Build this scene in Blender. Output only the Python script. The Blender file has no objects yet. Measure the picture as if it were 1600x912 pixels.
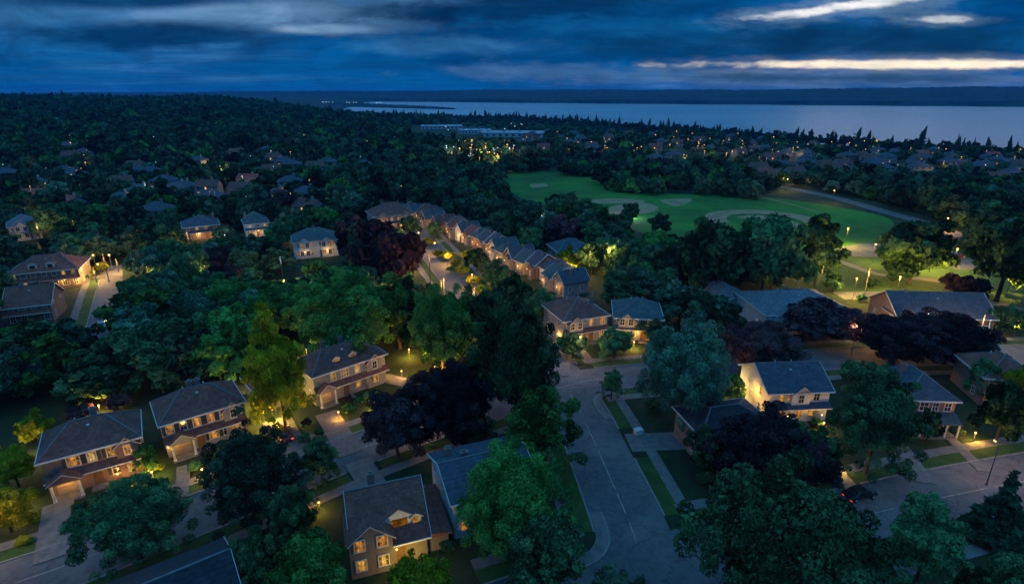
import bpy, math, random
import numpy as np
from mathutils import Vector, Matrix, Euler

R = math.radians
rnd = random.Random(7)
rng = np.random.default_rng(7)
sc = bpy.context.scene
col = sc.collection

# ------------------------------------------------------------------ camera
F_PX, HORIZON, CAM_H = 890.0, 145.0, 50.0
PITCH = math.atan((456 - HORIZON) / F_PX)
cd = bpy.data.cameras.new('camera')
cam = bpy.data.objects.new('camera', cd)
col.objects.link(cam)
cd.sensor_width = 36.0
cd.lens = 36.0 * F_PX / 1600.0
cd.clip_start = 0.5
cd.clip_end = 40000.0
cam.location = (0, 0, CAM_H)
cam.rotation_euler = (R(90) - PITCH, 0, 0)
sc.camera = cam

# ------------------------------------------------------------------ render and exposure
sc.view_settings.view_transform = 'Standard'
sc.view_settings.look = 'None'
sc.view_settings.exposure = 0.0
sc.view_settings.gamma = 1.0
sc.cycles.use_denoising = True
sc.cycles.max_bounces = 5
sc.cycles.diffuse_bounces = 2
sc.cycles.glossy_bounces = 2
sc.cycles.transmission_bounces = 2
sc.cycles.transparent_max_bounces = 4
sc.cycles.volume_bounces = 0
sc.cycles.sample_clamp_indirect = 2.0
sc.cycles.sample_clamp_direct = 0.0
sc.cycles.caustics_reflective = False
sc.cycles.caustics_refractive = False
sc.cycles.use_adaptive_sampling = True
sc.cycles.adaptive_threshold = 0.02

SUN_EL, SUN_AZ = R(3.0), R(38.0)          # low behind the clouds over the lake, to the right of the view

# ------------------------------------------------------------------ node helper
class NT:
    def __init__(self, tree):
        self.t = tree
        self.n = tree.nodes
        self.n.clear()
    def new(self, kind, **kw):
        nd = self.n.new(kind)
        for k, v in kw.items():
            if k.startswith('i_'):
                nd.inputs[k[2:].replace('__', ' ')].default_value = v
            else:
                setattr(nd, k, v)
        return nd
    def link(self, a, b):
        self.t.links.new(a, b)
    def put(self, sock, v):
        if isinstance(v, (int, float, tuple, list)):
            sock.default_value = v
        else:
            self.link(v, sock)
    def math(self, op, a, b=0.0, c=None, clamp=False):
        nd = self.n.new('ShaderNodeMath'); nd.operation = op; nd.use_clamp = clamp
        self.put(nd.inputs[0], a); self.put(nd.inputs[1], b)
        if c is not None: self.put(nd.inputs[2], c)
        return nd.outputs[0]
    def mix(self, f, a, b, mode='MIX'):
        nd = self.n.new('ShaderNodeMix'); nd.data_type = 'RGBA'; nd.blend_type = mode
        self.put(nd.inputs['Factor'], f)
        self.put(nd.inputs[6], a); self.put(nd.inputs[7], b)
        return nd.outputs[2]
    def ramp(self, f, stops, interp='LINEAR'):
        nd = self.n.new('ShaderNodeValToRGB'); e = nd.color_ramp.elements
        nd.color_ramp.interpolation = interp
        while len(e) < len(stops): e.new(0.5)
        for el, (p, c) in zip(e, stops):
            el.position = p
            el.color = (c, c, c, 1) if isinstance(c, (int, float)) else (*c, 1)
        self.put(nd.inputs[0], f)
        return nd.outputs[0]
    def noise(self, vec, scale, detail=4.0, rough=0.55, dist=0.0, out=0):
        nd = self.n.new('ShaderNodeTexNoise')
        nd.inputs['Scale'].default_value = scale
        nd.inputs['Detail'].default_value = detail
        nd.inputs['Roughness'].default_value = rough
        nd.inputs['Distortion'].default_value = dist
        if vec is not None: self.link(vec, nd.inputs['Vector'])
        return nd.outputs[out]

# ------------------------------------------------------------------ world: dusk sky with broken cloud
w = bpy.data.worlds.new('World')
sc.world = w
w.use_nodes = True
g = NT(w.node_tree)
tc = g.new('ShaderNodeTexCoord')
sep = g.new('ShaderNodeSeparateXYZ')
g.link(tc.outputs['Generated'], sep.inputs[0])
dx, dy, dz = sep.outputs
sky = g.new('ShaderNodeTexSky')
sky.sky_type = 'NISHITA'
sky.sun_disc = False
sky.sun_elevation = SUN_EL
sky.sun_rotation = SUN_AZ
sky.altitude = 100
sky.air_density = 1.0; sky.dust_density = 0.6; sky.ozone_density = 4.0
el = g.math('MAXIMUM', dz, 0.0)
den = g.math('ADD', el, 0.07)
cu = g.math('DIVIDE', dx, den); cv = g.math('DIVIDE', dy, den)
comb = g.new('ShaderNodeCombineXYZ'); g.link(cu, comb.inputs[0]); g.link(cv, comb.inputs[1])
mp = g.new('ShaderNodeMapping'); g.link(comb.outputs[0], mp.inputs['Vector'])
mp.inputs['Rotation'].default_value = (0, 0, R(-14)); mp.inputs['Scale'].default_value = (0.62, 1.0, 1.0)
mp.inputs['Location'].default_value = (3.3, 1.9, 0)
n_big = g.noise(mp.outputs[0], 0.30, 5.0, 0.50, 0.2)
n_fine = g.noise(mp.outputs[0], 1.3, 8.0, 0.6, 0.6)
cl = g.math('ADD', g.math('MULTIPLY', n_big, 0.86), g.math('MULTIPLY', n_fine, 0.14))
SKY_DARK, SKY_MID, SKY_LIGHT = (0.0005, 0.038, 0.135), (0.0010, 0.085, 0.285), (0.055, 0.225, 0.500)
cloud = g.ramp(cl, [(0.36, SKY_LIGHT), (0.45, (0.010, 0.095, 0.27)), (0.52, SKY_MID), (0.64, SKY_DARK)])
# thin veil of the real sky colour showing through the gaps
skc = g.mix(1.0, sky.outputs[0], (0.020, 0.024, 0.030, 1), 'MULTIPLY')
gap = g.ramp(cl, [(0.34, 0.75), (0.50, 0.0)])
col_sky = g.mix(gap, cloud, g.mix(1.0, cloud, skc, 'ADD'))
# low band over the horizon is evenly grey blue
lowf = g.ramp(dz, [(0.0, 1.0), (0.055, 0.55), (0.11, 0.0)])
col_sky = g.mix(g.math('MULTIPLY', lowf, 0.8), col_sky, (0.0008, 0.088, 0.300, 1))
# features in the plane ahead: u to the side, v up
yy = g.math('MAXIMUM', dy, 0.02)
u = g.math('DIVIDE', dx, yy); v = g.math('DIVIDE', dz, yy)
cuv = g.new('ShaderNodeCombineXYZ'); g.link(u, cuv.inputs[0]); g.link(v, cuv.inputs[1])
mpu = g.new('ShaderNodeMapping'); g.link(cuv.outputs[0], mpu.inputs['Vector']); mpu.inputs['Scale'].default_value = (2.6, 8.5, 1)
warp = g.math('SUBTRACT', g.noise(mpu.outputs[0], 2.4, 7.0, 0.62), 0.5)
warp2 = g.math('SUBTRACT', g.noise(mpu.outputs[0], 7.0, 6.0, 0.6), 0.5)
front = g.math('GREATER_THAN', dy, 0.05)
def blob(uc, vc, su, sv, slope=0.0, wa=0.9, edge=(0.62, 0.30), hard=None):
    a = g.math('DIVIDE', g.math('SUBTRACT', u, uc), su)
    vv = g.math('SUBTRACT', v, vc)
    if slope: vv = g.math('SUBTRACT', vv, g.math('MULTIPLY', g.math('SUBTRACT', u, uc), slope))
    b = g.math('DIVIDE', vv, sv)
    q = g.math('ADD', g.math('MULTIPLY', a, a), g.math('MULTIPLY', b, b))
    q = g.math('ADD', g.math('SQRT', q), g.math('ADD', g.math('MULTIPLY', warp, wa * 2), g.math('MULTIPLY', warp2, wa)))
    e0, e1 = edge if hard is None else hard
    m = g.new('ShaderNodeMapRange'); m.interpolation_type = 'SMOOTHSTEP'
    g.link(q, m.inputs[0]); m.inputs[1].default_value = 1.0 + e0; m.inputs[2].default_value = 1.0 - e1
    return g.math('MULTIPLY', m.outputs[0], front)
def uvp(x, y):
    ddx = (x - 800) / F_PX; ddy = (y - 456) / F_PX
    f = math.cos(PITCH) - math.sin(PITCH) * ddy
    return ddx / f, -(math.sin(PITCH) + math.cos(PITCH) * ddy) / f
def feature(base, x, y, wx, wy, colr, amt, slope=0.0, wa=0.9, edge=(0.75, 0.65)):
    uc, vc = uvp(x, y); u2, _ = uvp(x + wx, y); _, v2 = uvp(x, y - wy)
    m = blob(uc, vc, abs(u2 - uc), abs(v2 - vc), slope, wa, edge)
    return g.mix(g.math('MULTIPLY', m, amt), base, (*colr, 1))
c_ = col_sky
c_ = feature(c_, 330, 20, 420, 22, (0.075, 0.225, 0.47), 0.85, slope=0.01, wa=1.6)
c_ = feature(c_, 500, 26, 230, 24, (0.115, 0.28, 0.50), 0.9, slope=0.03, wa=1.2)
c_ = feature(c_, 480, 48, 70, 7, (0.16, 0.32, 0.52), 0.7, wa=1.6)
c_ = feature(c_, 60, 50, 120, 40, (0.010, 0.12, 0.33), 0.7, wa=1.6)
c_ = feature(c_, 270, 54, 220, 20, (0.0006, 0.033, 0.118), 0.97, wa=1.2)
c_ = feature(c_, 190, 3, 190, 11, (0.0006, 0.038, 0.13), 0.95, wa=1.2)
c_ = feature(c_, 720, 22, 250, 20, (0.0006, 0.027, 0.098), 0.98, slope=-0.02, wa=1.2)
c_ = feature(c_, 890, 12, 200, 30, (0.0006, 0.032, 0.112), 0.9, wa=1.3)
c_ = feature(c_, 760, 66, 100, 20, (0.0010, 0.042, 0.15), 0.85, wa=2.0)
c_ = feature(c_, 1080, 60, 280, 34, (0.0010, 0.064, 0.210), 0.85, wa=1.4)
c_ = feature(c_, 1350, 64, 340, 28, (0.002, 0.042, 0.125), 0.95, wa=1.1)
c_ = feature(c_, 870, 112, 170, 11, (0.050, 0.145, 0.32), 0.8, wa=2.2)
c_ = feature(c_, 1360, 124, 320, 10, (0.075, 0.140, 0.25), 0.7, wa=1.6)
c_ = feature(c_, 1000, 40, 160, 12, (0.004, 0.105, 0.30), 0.7, wa=2.0)
c_ = feature(c_, 700, 72, 120, 12, (0.03, 0.16, 0.37), 0.6, wa=1.6)
c_ = feature(c_, 1430, 102, 280, 12, (0.20, 0.25, 0.34), 0.65, slope=0.0, wa=1.3)
c_ = feature(c_, 1480, 101, 330, 7.0, (1.02, 0.90, 0.70), 1.0, wa=1.0, edge=(0.4, 0.45))
c_ = feature(c_, 1340, 122, 190, 6, (0.012, 0.060, 0.14), 0.75, wa=2.2)
c_ = feature(c_, 1330, 12, 150, 14, (0.12, 0.23, 0.40), 0.85, slope=0.10, wa=1.6)
c_ = feature(c_, 1325, 10, 105, 6, (0.80, 0.82, 0.84), 1.0, slope=0.13, wa=1.8, edge=(0.7, 0.5))
c_ = feature(c_, 1465, 31, 60, 9, (0.10, 0.20, 0.34), 0.7, wa=2.0)
c_ = feature(c_, 1465, 31, 26, 3.5, (0.60, 0.64, 0.66), 0.9, wa=2.6, edge=(0.9, 0.6))
c_ = feature(c_, 395, 19, 120, 12, (0.120, 0.27, 0.47), 0.85, slope=0.02, wa=1.2)
c_ = feature(c_, 500, 46, 60, 6, (0.18, 0.34, 0.54), 0.8, wa=1.2)
c_ = feature(c_, 60, 22, 110, 14, (0.03, 0.15, 0.34), 0.6, wa=1.4)
tx = g.noise(mp.outputs[0], 1.9, 9.0, 0.62, 0.5)
mpt = g.new('ShaderNodeMapping'); g.link(cuv.outputs[0], mpt.inputs['Vector']); mpt.inputs['Scale'].default_value = (4.2, 11.0, 1)
tx2 = g.noise(mpt.outputs[0], 1.6, 7.0, 0.58, 0.9)
txs = g.math('ADD', g.math('MULTIPLY', tx, 0.3), g.math('MULTIPLY', tx2, 0.7))
c_ = g.mix(1.0, c_, g.ramp(txs, [(0.34, (0.62, 0.68, 0.72)), (0.50, (1.0, 1.0, 1.0)), (0.66, (1.8, 1.45, 1.32))]), 'MULTIPLY')
# higher up than the picture shows the cloud is thinner and the sky brighter
hi = g.ramp(dz, [(0.15, 0.0), (0.28, 0.40), (0.45, 0.62), (0.80, 1.0)])
c_ = g.mix(hi, c_, g.mix(0.35, (0.150, 0.560, 1.080, 1), g.mix(1.0, c_, (1.6, 1.9, 1.8, 1), 'MULTIPLY')))
below = g.math('LESS_THAN', dz, -0.002)
c_ = g.mix(below, c_, (0.004, 0.02, 0.05, 1))
bg = g.new('ShaderNodeBackground'); g.link(c_, bg.inputs['Color']); bg.inputs['Strength'].default_value = 1.0
wo = g.new('ShaderNodeOutputWorld'); g.link(bg.outputs[0], wo.inputs[0])

# ------------------------------------------------------------------ sun: what little glow comes through the cloud
sl = bpy.data.lights.new('sun', 'SUN')
sl.energy = 0.02
sl.angle = R(25)
sl.color = (1.0, 0.86, 0.70)
sun = bpy.data.objects.new('sun', sl)
col.objects.link(sun)
sun.rotation_euler = (R(90) - R(8), 0, math.pi - SUN_AZ)

# ------------------------------------------------------------------ placing helpers
def ray(x, y):
    ddx = (x - 800) / F_PX; ddy = (y - 456) / F_PX
    return ddx, math.cos(PITCH) - math.sin(PITCH) * ddy, -(math.sin(PITCH) + math.cos(PITCH) * ddy)
def at(x, y, z=0.0):
    a, b, c = ray(x, y); t = (z - CAM_H) / c
    return Vector((a * t, b * t, z))
def px(X, Y, Z):
    a = Z - CAM_H
    dep = Y * math.cos(PITCH) - a * math.sin(PITCH)
    up = Y * math.sin(PITCH) + a * math.cos(PITCH)
    return 800 + F_PX * X / dep, 456 - F_PX * up / dep, dep
def sstep(t):
    t = np.clip(t, 0, 1); return t * t * (3 - 2 * t)

LAKE_Z = -12.0
SHORE = [(1500, -300), (900, 250), (560, 560), (372, 815), (210, 1090), (20, 1420), (-250, 1530), (-420, 1640), (-640, 2300), (-900, 3600)]
_sh = np.array(SHORE, float)
def shore_dist(X, Y):
    """signed distance to the shore line, positive on land"""
    X = np.asarray(X, float); Y = np.asarray(Y, float)
    best = np.full(X.shape, 1e9); sign = np.ones(X.shape)
    for (x0, y0), (x1, y1) in zip(_sh[:-1], _sh[1:]):
        ex, ey = x1 - x0, y1 - y0; L = ex * ex + ey * ey
        t = np.clip(((X - x0) * ex + (Y - y0) * ey) / L, 0, 1)
        d = np.hypot(X - x0 - t * ex, Y - y0 - t * ey)
        s = np.sign(ex * (Y - y0) - ey * (X - x0))
        m = d < best
        best = np.where(m, d, best); sign = np.where(m, s, sign)
    return best * sign
def terrain(X, Y):
    X = np.asarray(X, float); Y = np.asarray(Y, float)
    d = shore_dist(X, Y)
    z = np.where(d > 0, LAKE_Z * (1 - sstep((d - 10) / 400.0)), LAKE_Z - np.minimum(-d * 0.08, 6.0))
    r = np.hypot(X, Y); a = X / np.maximum(Y, 30.0)
    hill = 30.0 * sstep((r - 330) / 1250.0) * sstep((-a - 0.18) / 0.36) * sstep(d / 250.0)
    roll = 2.2 * np.sin(X * 0.011 + 1.3) * np.cos(Y * 0.009) * sstep((r - 420) / 300.0) * sstep(d / 200.0)
    return z + hill + roll
def tz(x, y): return float(terrain(np.array([x]), np.array([y]))[0])
def atg(x, y):
    """point of the terrain seen at a pixel"""
    p = at(x, y, 0)
    for _ in range(12):
        p = at(x, y, min(tz(p.x, p.y), CAM_H - 5))
    return p

# ------------------------------------------------------------------ object helpers
def mesh_from(name, V, Fc, mats=(), mi=None, smooth=False):
    me = bpy.data.meshes.new(name)
    me.from_pydata([tuple(v) for v in V], [], Fc)
    for m in mats: me.materials.append(m)
    if mi is not None: me.polygons.foreach_set('material_index', mi)
    if smooth: me.polygons.foreach_set('use_smooth', [True] * len(me.polygons))
    me.update()
    return me
def link(name, me, parent=None, loc=(0, 0, 0), rotz=0.0):
    o = bpy.data.objects.new(name, me); col.objects.link(o)
    o.location = loc; o.rotation_euler = (0, 0, rotz)
    if parent is not None: o.parent = parent
    return o
def empty(name, loc, rotz=0.0):
    o = bpy.data.objects.new(name, None); col.objects.link(o)
    o.empty_display_size = 0.5
    o.location = loc; o.rotation_euler = (0, 0, rotz)
    return o
def tag(o, label, cat, group=None):
    o['label'] = label; o['category'] = cat
    if group: o['group'] = group
    return o
def structure(o): o['kind'] = 'structure'; return o
class MB:
    def __init__(self): self.V, self.F, self.M = [], [], []
    def face(self, pts, m=0):
        i = len(self.V); self.V += [tuple(p) for p in pts]; self.F.append(tuple(range(i, i + len(pts)))); self.M.append(m)
    def box(self, x0, x1, y0, y1, z0, z1, m=0):
        i = len(self.V)
        self.V += [(x0, y0, z0), (x1, y0, z0), (x1, y1, z0), (x0, y1, z0), (x0, y0, z1), (x1, y0, z1), (x1, y1, z1), (x0, y1, z1)]
        for f in ((0, 3, 2, 1), (4, 5, 6, 7), (0, 1, 5, 4), (1, 2, 6, 5), (2, 3, 7, 6), (3, 0, 4, 7)):
            self.F.append(tuple(i + k for k in f)); self.M.append(m)
    def bar(self, a, b, wd, ht=None, m=0):
        a = Vector(a); b = Vector(b); d = (b - a)
        if d.length < 1e-6: return
        d.normalize(); ht = ht or wd
        s = d.cross(Vector((0, 0, 1)))
        s = Vector((1, 0, 0)) if s.length < 1e-4 else s.normalized()
        t = s.cross(d).normalized()
        i = len(self.V)
        for p in (a, b):
            for (p1, p2) in ((-1, -1), (1, -1), (1, 1), (-1, 1)):
                self.V.append(tuple(p + s * (p1 * wd / 2) + t * (p2 * ht / 2)))
        for f in ((0, 1, 2, 3), (7, 6, 5, 4), (0, 4, 5, 1), (1, 5, 6, 2), (2, 6, 7, 3), (3, 7, 4, 0)):
            self.F.append(tuple(i + k for k in f)); self.M.append(m)
    def tube(self, pts, rad, n=8, m=0):
        pts = [Vector(p) for p in pts]
        i = len(self.V)
        for k, p in enumerate(pts):
            d = (pts[min(k + 1, len(pts) - 1)] - pts[max(k - 1, 0)]).normalized()
            s = d.cross(Vector((0.3, 1, 0.1))).normalized(); t = d.cross(s)
            r_ = rad[k] if isinstance(rad, (list, tuple)) else rad
            for j in range(n):
                a = 2 * math.pi * j / n
                self.V.append(tuple(p + s * (r_ * math.cos(a)) + t * (r_ * math.sin(a))))
        for k in range(len(pts) - 1):
            for j in range(n):
                a = i + k * n + j; b = i + k * n + (j + 1) % n
                self.F.append((a, b, b + n, a + n)); self.M.append(m)
        self.F.append(tuple(i + j for j in reversed(range(n)))); self.M.append(m)
        self.F.append(tuple(i + (len(pts) - 1) * n + j for j in range(n))); self.M.append(m)
    def ball(self, c, r, n=8, m=0, sz=1.0):
        i = len(self.V); rows = n // 2 + 1
        for a in range(rows):
            th = math.pi * a / (rows - 1)
            for j in range(n):
                ph = 2 * math.pi * j / n
                self.V.append((c[0] + r * math.sin(th) * math.cos(ph), c[1] + r * math.sin(th) * math.sin(ph), c[2] + sz * r * math.cos(th)))
        for a in range(rows - 1):
            for j in range(n):
                p = i + a * n + j; q = i + a * n + (j + 1) % n
                self.F.append((p, p + n, q + n, q)); self.M.append(m)
    def mesh(self, name, mats, smooth=False): return mesh_from(name, self.V, self.F, mats, self.M, smooth)
    def build(self, name, mats, parent=None, loc=(0, 0, 0), rotz=0.0, smooth=False):
        if not isinstance(mats, (list, tuple)): mats = [mats]
        return link(name, self.mesh(name, mats, smooth), parent, loc, rotz)

# ------------------------------------------------------------------ materials
def mat(name):
    m = bpy.data.materials.new(name); m.use_nodes = True
    return m, NT(m.node_tree)
def finish(g, shader):
    o = g.new('ShaderNodeOutputMaterial'); g.link(shader, o.inputs[0])
def rough_mat(name, c0, c1, scale, rough=0.9, bump=0.0, detail=5.0, extra=None, spec=0.3, coord='Object'):
    m, g = mat(name)
    t = g.new('ShaderNodeTexCoord')
    f = g.noise(t.outputs[coord], scale, detail, 0.65)
    f = g.ramp(f, [(0.32, 0.0), (0.68, 1.0)])
    c = g.mix(f, (*c0, 1), (*c1, 1))
    if extra: c = extra(g, t, c)
    p = g.new('ShaderNodeBsdfPrincipled')
    g.link(c, p.inputs['Base Color']); p.inputs['Roughness'].default_value = rough
    p.inputs['Specular IOR Level'].default_value = spec
    if bump:
        b = g.new('ShaderNodeBump'); b.inputs['Strength'].default_value = bump; b.inputs['Distance'].default_value = 0.05
        g.link(g.noise(t.outputs[coord], scale * 6, 4.0, 0.7), b.inputs['Height']); g.link(b.outputs[0], p.inputs['Normal'])
    finish(g, p.outputs[0])
    return m

def leaf_mat(name, dark, light, trans=0.14, hue=0.03):
    m, g = mat(name)
    at_ = g.new('ShaderNodeAttribute'); at_.attribute_name = 'shade'
    oi = g.new('ShaderNodeObjectInfo')
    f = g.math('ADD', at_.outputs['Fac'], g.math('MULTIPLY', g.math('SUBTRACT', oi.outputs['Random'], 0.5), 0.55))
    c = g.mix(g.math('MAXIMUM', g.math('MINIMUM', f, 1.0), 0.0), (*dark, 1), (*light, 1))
    hs = g.new('ShaderNodeHueSaturation'); g.link(c, hs.inputs['Color'])
    g.link(g.math('ADD', 0.5 - hue / 2, g.math('MULTIPLY', oi.outputs['Random'], hue)), hs.inputs['Hue'])
    g.link(g.math('ADD', 0.75, g.math('MULTIPLY', oi.outputs['Random'], 0.5)), hs.inputs['Value'])
    d = g.new('ShaderNodeBsdfDiffuse'); g.link(hs.outputs[0], d.inputs['Color'])
    tr = g.new('ShaderNodeBsdfTranslucent'); g.link(hs.outputs[0], tr.inputs['Color'])
    mx = g.new('ShaderNodeMixShader'); mx.inputs[0].default_value = trans
    g.link(d.outputs[0], mx.inputs[1]); g.link(tr.outputs[0], mx.inputs[2])
    finish(g, mx.outputs[0])
    return m
LEAF = {
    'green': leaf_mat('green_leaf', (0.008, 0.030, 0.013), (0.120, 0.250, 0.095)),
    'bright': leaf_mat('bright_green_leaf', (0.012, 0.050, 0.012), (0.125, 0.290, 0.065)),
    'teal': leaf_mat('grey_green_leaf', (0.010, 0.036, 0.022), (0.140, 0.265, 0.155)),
    'forest': leaf_mat('far_shaded_leaf', (0.006, 0.020, 0.012), (0.072, 0.150, 0.075)),  # green leaf darkened for far woods, their shade put into the colour
    'yellow': leaf_mat('lamplit_yellow_leaf', (0.110, 0.150, 0.008), (0.420, 0.430, 0.026), hue=0.01),  # lamplight on foliage put into the leaf colour
    'lime': leaf_mat('lamplit_lime_leaf', (0.170, 0.210, 0.008), (0.560, 0.600, 0.030), trans=0.25, hue=0.01),  # own yellow-green, raised further to carry the lamp glow in its colour
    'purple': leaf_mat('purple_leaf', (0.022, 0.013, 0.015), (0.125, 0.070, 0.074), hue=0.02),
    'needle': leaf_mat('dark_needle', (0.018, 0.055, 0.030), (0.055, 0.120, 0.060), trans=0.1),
}
BARK = rough_mat('bark', (0.035, 0.028, 0.022), (0.09, 0.072, 0.058), 3.0, 0.95, 0.5)

def asphalt_extra(g, t, c):
    pt = g.noise(t.outputs['Object'], 0.12, 3.0, 0.5)
    c = g.mix(g.ramp(pt, [(0.42, 0.0), (0.60, 0.75)]), c, (0.165, 0.160, 0.160, 1))
    st_ = g.noise(t.outputs['Object'], 0.45, 5.0, 0.7)
    c = g.mix(g.ramp(st_, [(0.50, 0.0), (0.70, 0.6)]), c, (0.050, 0.050, 0.052, 1))
    vo = g.new('ShaderNodeTexVoronoi'); vo.feature = 'DISTANCE_TO_EDGE'; vo.inputs['Scale'].default_value = 0.16
    wv = g.n.new('ShaderNodeVectorMath'); wv.operation = 'ADD'
    g.link(t.outputs['Object'], wv.inputs[0])
    sc_ = g.n.new('ShaderNodeVectorMath'); sc_.operation = 'SCALE'; sc_.inputs['Scale'].default_value = 2.2
    g.link(g.noise(t.outputs['Object'], 0.6, 4.0, 0.6, out=1), sc_.inputs[0]); g.link(sc_.outputs[0], wv.inputs[1])
    g.link(wv.outputs[0], vo.inputs['Vector'])
    ck = g.ramp(vo.outputs[0], [(0.0, 0.75), (0.010, 0.0)])
    return g.mix(ck, c, (0.035, 0.034, 0.034, 1))
ASPHALT = rough_mat('asphalt', (0.080, 0.085, 0.092), (0.125, 0.130, 0.138), 1.5, 0.85, 0.25, extra=asphalt_extra)
CONCRETE = rough_mat('concrete', (0.11, 0.108, 0.105), (0.20, 0.192, 0.185), 0.9, 0.9, 0.2)
KERBSTONE = rough_mat('kerb_stone', (0.16, 0.157, 0.15), (0.28, 0.27, 0.26), 1.2, 0.9, 0.2)
PAVER = rough_mat('drive_paving', (0.12, 0.095, 0.085), (0.20, 0.165, 0.145), 1.3, 0.9, 0.2)
PAINT = rough_mat('worn_road_paint', (0.16, 0.16, 0.155), (0.46, 0.45, 0.43), 1.6, 0.8)
SAND = rough_mat('infield_dirt', (0.30, 0.185, 0.085), (0.44, 0.28, 0.14), 0.12, 0.95)
def grass_extra(g, t, c):
    p1 = g.noise(t.outputs['Object'], 0.035, 4.0, 0.6)
    return g.mix(g.ramp(p1, [(0.40, 0.0), (0.66, 0.7)]), c, (0.034, 0.042, 0.016, 1))
GROUND = rough_mat('ground_grass', (0.008, 0.022, 0.008), (0.022, 0.050, 0.015), 0.35, 0.95, 0.6, extra=grass_extra)
def field_extra(g, t, c):
    wv = g.new('ShaderNodeTexWave'); wv.inputs['Scale'].default_value = 0.05; wv.inputs['Distortion'].default_value = 1.5
    g.link(t.outputs['Object'], wv.inputs['Vector'])
    c = g.mix(g.math('MULTIPLY', wv.outputs['Fac'], 0.25), c, (0.045, 0.19, 0.015, 1))
    pt = g.noise(t.outputs['Object'], 0.022, 6.0, 0.65)
    c = g.mix(g.ramp(pt, [(0.40, 0.0), (0.62, 0.8)]), c, (0.012, 0.075, 0.010, 1))
    wr = g.noise(t.outputs['Object'], 0.09, 5.0, 0.7)
    return g.mix(g.ramp(wr, [(0.56, 0.0), (0.72, 0.55)]), c, (0.095, 0.150, 0.040, 1))
FIELD = rough_mat('mown_grass', (0.024, 0.150, 0.012), (0.060, 0.270, 0.024), 0.035, 0.95, 0.0, extra=field_extra)
LAWN = rough_mat('lawn_grass', (0.018, 0.054, 0.010), (0.046, 0.098, 0.020), 0.5, 0.95, 0.5)

def roof_mat(name, c0, c1):
    def ex(g, t, c):
        s = g.new('ShaderNodeSeparateXYZ'); g.link(t.outputs['Object'], s.inputs[0])
        fr = g.math('FRACT', g.math('MULTIPLY', s.outputs[2], 4.5))
        row = g.math('FLOOR', g.math('MULTIPLY', s.outputs[2], 4.5))
        cc = g.new('ShaderNodeCombineXYZ'); g.link(g.math('FLOOR', g.math('MULTIPLY', g.math('ADD', s.outputs[0], g.math('MULTIPLY', row, 0.37)), 2.2)), cc.inputs[0])
        g.link(g.math('FLOOR', g.math('MULTIPLY', g.math('ADD', s.outputs[1], g.math('MULTIPLY', row, 0.53)), 2.2)), cc.inputs[1]); g.link(row, cc.inputs[2])
        wn = g.new('ShaderNodeTexWhiteNoise'); wn.noise_dimensions = '3D'; g.link(cc.outputs[0], wn.inputs['Vector'])
        c = g.mix(g.math('MULTIPLY', wn.outputs['Value'], 0.55), c, (*[x * 0.45 for x in c0], 1))
        return g.mix(g.ramp(fr, [(0.0, 0.6), (0.2, 0.0)]), c, (*[x * 0.35 for x in c0], 1))
    return rough_mat(name, c0, c1, 0.7, 0.85, 0.3, extra=ex)
ROOF = {
    'brown': roof_mat('brown_shingle', (0.150, 0.066, 0.052), (0.235, 0.112, 0.090)),
    'navy': roof_mat('slate_shingle', (0.055, 0.075, 0.105), (0.095, 0.120, 0.150)),
    'dark': roof_mat('blackish_shingle', (0.020, 0.026, 0.036), (0.045, 0.054, 0.066)),
    'teal': roof_mat('green_slate', (0.060, 0.095, 0.105), (0.100, 0.150, 0.155)),
    'rust': roof_mat('rust_shingle', (0.210, 0.072, 0.052), (0.310, 0.120, 0.088)),
    'pale': roof_mat('pale_shingle', (0.13, 0.155, 0.18), (0.21, 0.24, 0.27)),
}
def siding_mat(name, c0, c1, courses=5.0, line=0.6):
    def ex(g, t, c):
        s = g.new('ShaderNodeSeparateXYZ'); g.link(t.outputs['Object'], s.inputs[0])
        fr = g.math('FRACT', g.math('MULTIPLY', s.outputs[2], courses))
        return g.mix(g.ramp(fr, [(0.0, line), (0.18, 0.0)]), c, (*[x * 0.45 for x in c0], 1))
    return rough_mat(name, c0, c1, 0.8, 0.8, 0.0, extra=ex)
def brick_mat(name, c0, c1):
    m, g = mat(name)
    t = g.new('ShaderNodeTexCoord')
    s = g.new('ShaderNodeSeparateXYZ'); g.link(t.outputs['Object'], s.inputs[0])
    cc = g.new('ShaderNodeCombineXYZ'); g.link(g.math('ADD', s.outputs[0], s.outputs[1]), cc.inputs[0]); g.link(s.outputs[2], cc.inputs[1])
    b = g.new('ShaderNodeTexBrick'); g.link(cc.outputs[0], b.inputs['Vector'])
    b.inputs['Scale'].default_value = 3.2; b.inputs['Color1'].default_value = (*c0, 1); b.inputs['Color2'].default_value = (*c1, 1)
    b.inputs['Mortar'].default_value = (0.25, 0.23, 0.21, 1); b.inputs['Mortar Size'].default_value = 0.03
    p = g.new('ShaderNodeBsdfPrincipled'); p.inputs['Roughness'].default_value = 0.9
    g.link(g.mix(g.math('MULTIPLY', g.noise(t.outputs['Object'], 1.2), 0.5), b.outputs[0], (*[x * 0.5 for x in c0], 1)), p.inputs['Base Color'])
    finish(g, p.outputs[0]); return m
WALL = {
    'brick': brick_mat('red_brick', (0.20, 0.105, 0.085), (0.27, 0.15, 0.115)),
    'brown': brick_mat('brown_brick', (0.17, 0.125, 0.105), (0.23, 0.17, 0.14)),
    'grey': siding_mat('grey_siding', (0.22, 0.225, 0.235), (0.29, 0.295, 0.305)),
    'white': siding_mat('white_siding', (0.62, 0.62, 0.60), (0.75, 0.74, 0.72), line=0.4),
    'blue': siding_mat('pale_blue_siding', (0.38, 0.43, 0.47), (0.46, 0.51, 0.55)),
    'tan': siding_mat('tan_siding', (0.34, 0.27, 0.21), (0.43, 0.35, 0.28)),
}
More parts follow.
